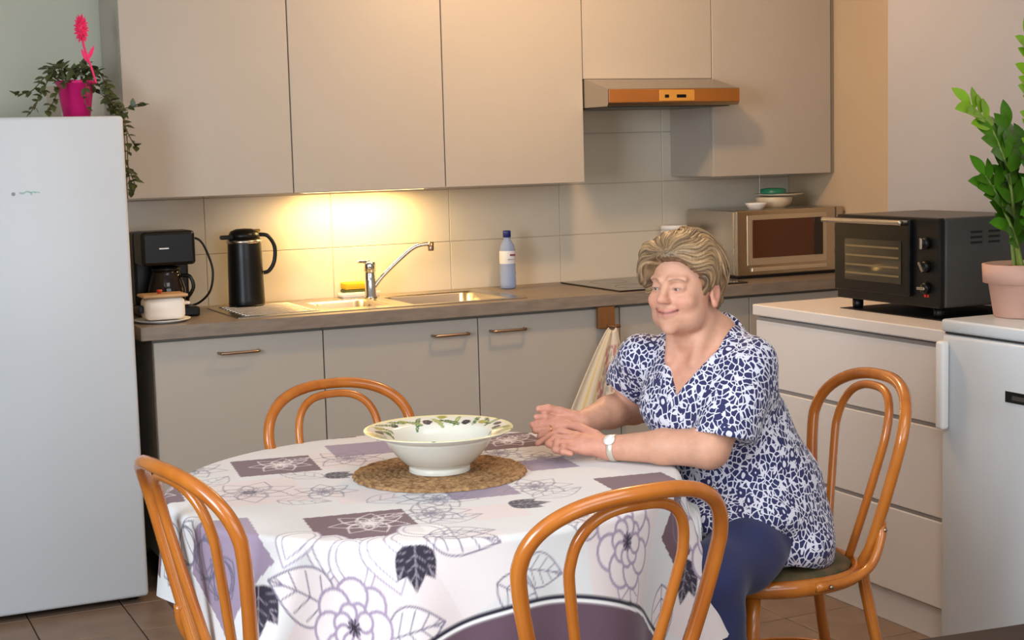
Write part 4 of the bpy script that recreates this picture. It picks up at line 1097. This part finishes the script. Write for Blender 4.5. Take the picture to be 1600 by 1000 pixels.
mixc(.72 * np.clip(1.3 - np.abs(z - bz) / .0024, 0, 1) * ((ax > .012) & (ax < .045)) * (y > .05), (128, 92, 72))
mixc(.65 * np.clip(1.2 - np.abs(z - .0112) / .0014, 0, 1) * ((ax > .017) & (ax < .039)) * (y > .07), (110, 78, 66))
mixc(.75 * G(.0275, .083, .0088, .012, .012, .0026) * head, (74, 54, 48))
mixc(.5 * np.clip((ax - .072) / .008, 0, 1) * (np.abs(y + .006) < .03) * (np.abs(z + .008) < .04), (214, 138, 118))
hand = np.clip((.66 - V_[:, 0]) / .05, 0, 1) * (V_[:, 2] < .9)
mixc(.55 * hand, (208, 138, 120))
chest = np.clip((V_[:, 2] - .88) / .05, 0, 1) * (z < -.13) * (V_[:, 2] < 1.02); mixc(.35 * chest, (206, 142, 118))
skin = mat('skin', lin((216, 168, 146)), .5, attr='col', bump=.16, bscale=260, noise=.10, nscale=45, sss=.06)
woman = np_mesh('person', V_, F_, skin, None, C_)
tag(woman, 'smiling older woman with short blond-grey hair and clasped hands, seated at the table', 'person')

# eyes
wm = mat('eye_white', lin((214, 200, 190)), .2); im = mat('iris', lin((84, 74, 62)), .15)
for sx in (-1, 1):
    c = HC + HR @ np.array((sx * .0275, .0700, .0088))
    e = obj('eye', sphere((0, 0, 0), .0122, u=20, v=14), wm, woman, True, loc=tuple(c))
    obj('iris', sphere(tuple(hf * .0068 + hl * -.0006), .0062, u=14, v=10), im, e, True)

# hair: a combed-back body of hair plus loose locks on it
Hf = Field((.64, -2.86, 1.02), (.99, -2.52, 1.31), .0021)
Hf.ell((0, -.016, .046), (.088, .104, .094), .02, T=HT)
Hf.ell((0, .030, .080), (.080, .064, .052), .03, T=HT)
Hf.ell((-.066, .036, .052), (.030, .044, .060), .02, T=HT); Hf.ell((.060, .012, .055), (.032, .045, .052), .02, T=HT)
Hf.ell((0, -.062, -.02), (.060, .045, .055), .02, T=HT)
Hf.ell((0, .110, -.022), (.0665, .086, .102), .010, 'sub', T=HT)
Hf.ell((.030, .100, .018), (.050, .062, .064), .012, 'sub', T=HT); Hf.ell((-.022, .105, .018), (.040, .052, .062), .012, 'sub', T=HT); Hf.ell((.056, .078, .008), (.030, .045, .050), .010, 'sub', T=HT)
Hf.cone((0, .10, -.09), (0, .03, -.16), .09, .06, .01, 'sub', T=HT)
for sx in (-1, 1):
    Hf.ell((sx * .088, .002, -.030), (.034, .036, .040), .008, 'sub', T=HT)
    if sx > 0: Hf.ell((.10, .06, -.02), (.045, .045, .04), .008, 'sub', T=HT)
    else: Hf.ell((-.085, .05, -.060), (.06, .07, .052), .010, 'sub', T=HT)
Hf.cone((0, -.02, -.12), (0, -.10, -.115), .05, .055, .01, 'sub', T=HT)
PN = np.array((.06, .86, .50)); PN /= np.linalg.norm(PN); PE1 = np.cross(PN, (1, 0, 0)); PE1 /= np.linalg.norm(PE1); PE2 = np.cross(PN, PE1)   # the hair is combed away from this point
def flow(x, y, z):
    z = z - .035
    a, b, c = (x * v[0] + y * v[1] + z * v[2] for v in (PN, PE1, PE2)); r = np.sqrt(b * b + c * c)
    th = np.arctan2(r, a); return np.arctan2(c, b) + .55 * np.sin(1.6 * th) + .10 * np.sin(7 * th), th
def strands(x, y, z):
    p, th = flow(x, y, z); f = np.clip(np.sin(np.clip(th, 0, PI)) * 1.2, .0, 1)
    return f * (.0026 * np.sin(p * 9 + 1.0 + np.sin(3 * th)) + .0017 * np.sin(p * 22 + 2 * np.sin(5 * th)) + .0011 * np.sin(p * 47 + 2 * np.sin(6 * th + 1)) + .0006 * np.sin(p * 96 + 2 * np.sin(9 * th)))
Hf.put(strands, (.64, -2.86, 1.02), (.99, -2.52, 1.31), .001, 'offset', HT)
Vh, Fh = Hf.mesh(); lh = (Vh - HC) @ HR
def hair_col(l):
    p, th = flow(l[:, 0], l[:, 1], l[:, 2]); z = l[:, 2]
    s = .50 - .12 * np.sin(p * 9 + 1.0 + np.sin(3 * th)) + .16 * np.sin(p * 22 + 2 + 2 * np.sin(5 * th)) + .24 * np.sin(p * 47 + 2 * np.sin(6 * th + 1)) + .2 * np.sin(p * 96 + 2 * np.sin(9 * th)) + .12 * np.sin(p * 5 + 2)
    s = np.clip(s, 0, 1)[:, None] * np.clip(.66 + (z[:, None] + .02) / .3, .5, 1)  # paler towards the crown, lamp light put into the hair colour
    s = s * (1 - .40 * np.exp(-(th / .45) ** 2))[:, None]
    c0 = np.array(lin((74, 58, 45))); c1 = np.array(lin((186, 150, 106)))
    return c0 * (1 - s) + c1 * s
hair_m = mat('blond_grey_hair', lin((170, 140, 100)), .45, attr='col', bump=.5, bscale=180, stretch=(1, 1, .35))
hair = np_mesh('hair', Vh, Fh, hair_m, woman, hair_col(lh))
rg = random.Random(11); lockbm = bmesh.new(); lc = []
for i in range(420):       # loose locks follow the same combing
    p0 = rg.uniform(-PI, PI); t0 = rg.uniform(.2, 1.7); dt = rg.uniform(.5, 1.0); P = []; n_ = 8; ok = True; lift = rg.uniform(.0, .05)
    for k in range(n_):
        s = k / (n_ - 1); th = t0 + dt * s; p = p0 - .55 * math.sin(1.6 * th) - .10 * math.sin(7 * th) + rg.uniform(-.015, .015)
        d = PN * math.cos(th) + (PE1 * math.cos(p) + PE2 * math.sin(p)) * math.sin(th)
        sx_ = .094 + .004 * (d[0] < 0); R_ = 1 / math.sqrt((d[0] / sx_) ** 2 + (d[1] / .110) ** 2 + (d[2] / .107) ** 2)
        q = d * R_ * (1.0 + lift * math.sin(PI * s) - .04 * (k == 0) - .03 * (k == n_ - 1)) + np.array((0, -.004, .035))
        if (q[1] > .022 and q[2] < .078 + .1 * (q[1] - .08)) or q[2] < -.012 or (q[1] > -.025 and q[2] < .018): ok = False
        P.append(HC + HR @ q)
    if not ok: continue
    nv0 = len(lockbm.verts)
    tube(P, [.0006, .0017, .0024, .0026, .0024, .002, .0013, .0004], 6, lockbm, flat=.5)
    lc += [rg.choice(((168, 136, 98), (150, 122, 88), (122, 98, 74), (88, 72, 57), (186, 152, 108), (180, 138, 88)))] * (len(lockbm.verts) - nv0)
lk = obj('hair_lock', lockbm, hair_m, woman, True); lk['kind'] = 'stuff'; vcol(lk, np.array([lin(c) for c in lc]))

# blouse: loose, elbow-length sleeves, V neck
D = Field((.60, -3.0, .40), (1.26, -2.36, 1.10), .004)
D.ell((0, .0, .915), (.168, .112, .125), .03, T=TT); D.ell((0, .062, .855), (.150, .082, .095), .05, T=TT)
D.cone((-.112, -.012, .978), (.108, -.012, .976), .055, .054, .035, T=TT)
D.cone((0, -.03, .98), (0, -.022, 1.012), .092, .074, .03, T=TT)
D.ell((.0, -.075, .76), (.172, .150, .17), .06, T=TT)
D.ell((.01, -.130, .63), (.195, .172, .16), .06, T=TT)
D.ell((.01, -.165, .56), (.205, .150, .12), .05, T=TT); D.ell((.01, -.15, .48), (.226, .142, .12), .04, T=TT); D.ell((.06, -.10, .52), (.19, .13, .09), .04, T=TT); D.ell((.05, -.03, .60), (.155, .17, .075), .05, T=TT)
for q in 'LR':   # sleeves end open, so each is shaped on its own first
    sh, el, wr = (np.array(HD[q + n]) for n in ('sh', 'el', 'wr')); e = el - sh; fa = (wr - el) / np.linalg.norm(wr - el)
    W_ = Field((.60, -3.0, .40), (1.26, -2.36, 1.10), .004)
    out = np.array((.034, -.002, .010)) if q == 'L' else np.array((.0, .01, .012))
    W_.chain([sh + np.array((0, 0, -.006)), sh + e * .5 + out * .6, el + out], [.061, .067, .076], .03)
    u_ = e / np.linalg.norm(e); n_ = u_ * .80 + fa * .60; n_ /= np.linalg.norm(n_); p0 = el + fa * .035 - u_ * .004
    if q == 'L': n_ = np.array((-.20, -.12, -.97)); n_ /= np.linalg.norm(n_); p0 = np.array((.80, -2.85, .822))
    W_.put(lambda X, Y, Z, n_=n_, p0=p0: -((X - p0[0]) * n_[0] + (Y - p0[1]) * n_[1] + (Z - p0[2]) * n_[2]), el - .2, el + .2, .001, 'cut')
    W_.chain([sh + e * .72, el + out * .8] + ([el + fa * .10] if q == 'R' else [el + out + u_ * .05]), [.044, .062, .072], .004, 'sub')
    a_, b_ = D.a, W_.a; h_ = np.clip(.5 + .5 * (a_ - b_) / .022, 0, 1); D.a = a_ * (1 - h_) + b_ * h_ - .022 * h_ * (1 - h_)
# neckline
def neck(X, Y, Z):
    v = Z - .900; w_ = np.clip(v * .66, 0, .070)
    d = np.abs(X + .012) - w_
    d = np.maximum(d * .85, -v); return np.maximum(d, -(Y + .045) + 0 * d)
D.put(neck, (.60, -3.0, .84), (1.0, -2.4, 1.12), .006, 'sub', TT)
D.cone((0, .026, 1.035), (0, .035, 1.14), .056, .070, .006, 'sub', T=TT)
# hem and soft folds
def hem(X, Y, Z): return Z - (.470 + np.clip((Y + .10) / .20, -.0, 1.0) * .04 + .006 * np.sin(X * 40))
D.put(hem, (.60, -3.0, .40), (1.3, -2.36, .72), .001, 'cut', TT)
def fold(X, Y, Z): return .0035 * np.sin(60 * (Z * .8 + .5 * X - .3 * Y)) * np.clip((.95 - Z) / .1, 0, 1) * np.clip((Z - .5) / .1, 0, 1) + .003 * np.sin(38 * X + 25 * Z) * np.clip((.9 - Z) / .2, 0, 1)
D.put(fold, (.60, -3.0, .46), (1.26, -2.36, 1.10), .001, 'offset', TT)
Vb, Fb = D.mesh(); Vb = smooth_mesh(Vb, Fb, 2, .5)
bm_ = bpy.data.materials.new('navy_white_print'); bm_.use_nodes = True; nt = bm_.node_tree; bs = nt.nodes['Principled BSDF']; bs.inputs['Roughness'].default_value = .75; bs.inputs['Sheen Weight'].default_value = .1
tc = nt.nodes.new('ShaderNodeTexCoord'); mp = nt.nodes.new('ShaderNodeMapping'); nt.links.new(tc.outputs['Object'], mp.inputs['Vector'])
mp.inputs['Rotation'].default_value = (.3, .5, .4); mp.inputs['Scale'].default_value = (1, 1, .75)
nz = nt.nodes.new('ShaderNodeTexNoise'); nz.inputs['Scale'].default_value = 30; nz.inputs['Detail'].default_value = 2; nt.links.new(mp.outputs[0], nz.inputs['Vector'])
ad = nt.nodes.new('ShaderNodeMix'); ad.data_type = 'VECTOR'; ad.inputs['Factor'].default_value = .018; nt.links.new(mp.outputs[0], ad.inputs['A']); nt.links.new(nz.outputs['Color'], ad.inputs['B'])
v1 = nt.nodes.new('ShaderNodeTexVoronoi'); v1.feature = 'DISTANCE_TO_EDGE'; v1.inputs['Scale'].default_value = 78; nt.links.new(ad.outputs['Result'], v1.inputs['Vector'])
v2 = nt.nodes.new('ShaderNodeTexVoronoi'); v2.inputs['Scale'].default_value = 36; nt.links.new(ad.outputs['Result'], v2.inputs['Vector'])
n3 = nt.nodes.new('ShaderNodeTexNoise'); n3.inputs['Scale'].default_value = 55; n3.inputs['Detail'].default_value = 1; nt.links.new(ad.outputs['Result'], n3.inputs['Vector'])
def mth(op, a, b=None, c=None):
    m_ = nt.nodes.new('ShaderNodeMath'); m_.operation = op
    for i, q in enumerate((a, b, c)):
        if q is None: continue
        if isinstance(q, (int, float)): m_.inputs[i].default_value = q
        else: nt.links.new(q, m_.inputs[i])
    return m_.outputs[0]
edge = mth('GREATER_THAN', v1.outputs['Distance'], .088)
patch = mth('GREATER_THAN', n3.outputs['Fac'], .37)
rngd = mth('COMPARE', v2.outputs['Distance'], .30, .085)
rin = mth('LESS_THAN', v2.outputs['Distance'], .215)
navy = mth('MULTIPLY', edge, patch)
sel = mth('GREATER_THAN', mth('FRACT', mth('MULTIPLY', v2.outputs['Color'], 7.0)), .62)
navy = mth('MAXIMUM', mth('MULTIPLY', navy, mth('SUBTRACT', 1.0, mth('MULTIPLY', sel, rin))), mth('MULTIPLY', sel, rngd))
mx = nt.nodes.new('ShaderNodeMix'); mx.data_type = 'RGBA'; mx.inputs['A'].default_value = (*lin((214, 212, 222)), 1); mx.inputs['B'].default_value = (*lin((34, 36, 84)), 1)
nt.links.new(navy, mx.inputs['Factor']); nt.links.new(mx.outputs['Result'], bs.inputs['Base Color'])
np_mesh('blouse', Vb, Fb, bm_, woman)

# trousers and shoes
Q = Field((.52, -3.06, .02), (1.28, -2.42, .80), .006)
Q.ell((.0, -.165, .57), (.165, .125, .09), .05, T=TT); Q.ell((0, -.10, .64), (.14, .12, .12), .05, T=TT)
KN = {}
for sx, hip, kn, an in ((1, (1.005, -2.748, .558), (.735, -2.905, .522), (.765, -2.89, .09)), (-1, (.965, -2.62, .562), (.665, -2.70, .525), (.70, -2.70, .09))):
    Q.chain([np.array(hip), np.array(hip) * .5 + np.array(kn) * .5 + np.array((0, 0, -.005)), np.array(kn)], [.084, .082, .070], .04)
    Q.chain([np.array(kn), np.array(kn) * .5 + np.array(an) * .5 + np.array((.012, 0, 0)), np.array(an)], [.070, .064, .056], .03); KN[sx] = an
Q.put(lambda X, Y, Z: .07 - Z + 0 * X + 0 * Y, (.5, -3.1, 0), (1.3, -2.4, .12), .001, 'and')
Q.put(lambda X, Y, Z: (.0012 * np.sin(50 * X + 40 * Z + 20 * Y) + .001 * np.sin(31 * X - 60 * Z)), (.52, -3.06, .02), (1.28, -2.42, .80), .001, 'offset')
Vq, Fq = Q.mesh(); Vq = smooth_mesh(Vq, Fq, 2, .5)
np_mesh('trousers', Vq, Fq, mat('navy_cloth', lin((38, 42, 84)), .85, noise=.12, nscale=12, sheen=.15), woman)
for sx, an in KN.items():
    K = Field((an[0] - .26, an[1] - .16, -.01), (an[0] + .12, an[1] + .12, .14), .006)
    a = np.array((an[0] + .03, an[1] + .01, .04)); b = a + df * .17; b[2] = .036
    K.chain([a, a * .5 + b * .5 + np.array((0, 0, .006)), b], [.042, .044, .036], .02); K.cone(a, a + np.array((0, 0, .05)), .042, .044, .02)
    K.put(lambda X, Y, Z: Z - .003 + 0 * X + 0 * Y, (an[0] - .3, an[1] - .2, -.02), (an[0] + .2, an[1] + .2, .02), .001, 'cut')
    Vk, Fk = K.mesh(); np_mesh('shoe', Vk, Fk, M['black_matt'], woman)

# wrist watch and ring
t = thing('wrist_watch', 'white-faced watch on a pale strap around the woman\'s near wrist', 'watch', HD['Lwr'])
wr = np.array(HD['Lwr']); ad_ = np.array(HD['Lel']) - wr; ad_ /= np.linalg.norm(ad_); off = ad_ * .012
n1 = np.cross(ad_, (0, 0, 1)); n1 /= np.linalg.norm(n1); n2 = np.cross(n1, ad_)
st = [tuple(off + (n1 * math.cos(q) + n2 * math.sin(q)) * .0305) for q in np.linspace(0, 2 * PI, 25)[:-1]]
obj('strap', tube(st, .0085, 8, closed=True, flat=.22, up=tuple(ad_)), mat('gold_strap', lin((214, 204, 188)), .3, .5), t, True)
fd = np.array((-.35, -.55, .6)); fd -= ad_ * (fd @ ad_); fd /= np.linalg.norm(fd); fr = np.cross(ad_, fd)
Rw = Matrix((tuple(ad_), tuple(fr), tuple(fd))).transposed()
o = obj('case', lathe([(0, 0), (.0125, 0), (.014, .003), (.013, .006), (0, .0065)], 24), M['white_plastic'], t, True); o.matrix_local = Matrix.Translation(tuple(off + fd * .0305)) @ Rw.to_4x4()
dg = obj('dial', lathe([(0, .0068), (.0105, .0068), (.0105, .0072), (0, .0073)], 20), mat('watch_dial', lin((240, 240, 236)), .2), o, True)
p0, p1 = np.array(HD['RR'][0]), np.array(HD['RR'][1]); ax_ = (p1 - p0) / np.linalg.norm(p1 - p0); cc = p0 * .55 + p1 * .45
n1 = np.cross(ax_, (0, 0, 1)); n1 /= np.linalg.norm(n1); n2 = np.cross(n1, ax_)
t = obj('finger_ring', tube([tuple((n1 * math.cos(q) + n2 * math.sin(q)) * .0098) for q in np.linspace(0, 2 * PI, 21)[:-1]], .0016, 6, closed=True), mat('gold', lin((220, 180, 110)), .2, 1.0), None, True, loc=tuple(cc))
tag(t, 'thin gold ring on a finger of the woman\'s far hand', 'ring')
nb = []
for q in np.linspace(-1, 1, 15):      # fine chain in the neckline
    a = q * 1.15; nb.append(TO + dl * (.062 * math.sin(a) * 1.05) + df * (.078 * math.cos(a) + .022) + np.array((0, 0, 1.015 - .07 * math.cos(a))))
t = thing('necklace', 'fine gold chain around the woman\'s neck', 'necklace', tuple(nb[7]))
obj('chain', tube([tuple(p - nb[7]) for p in catmull(nb, 3)], .0011, 5), mat('gold_chain', lin((222, 184, 120)), .25, 1.0), t, True)
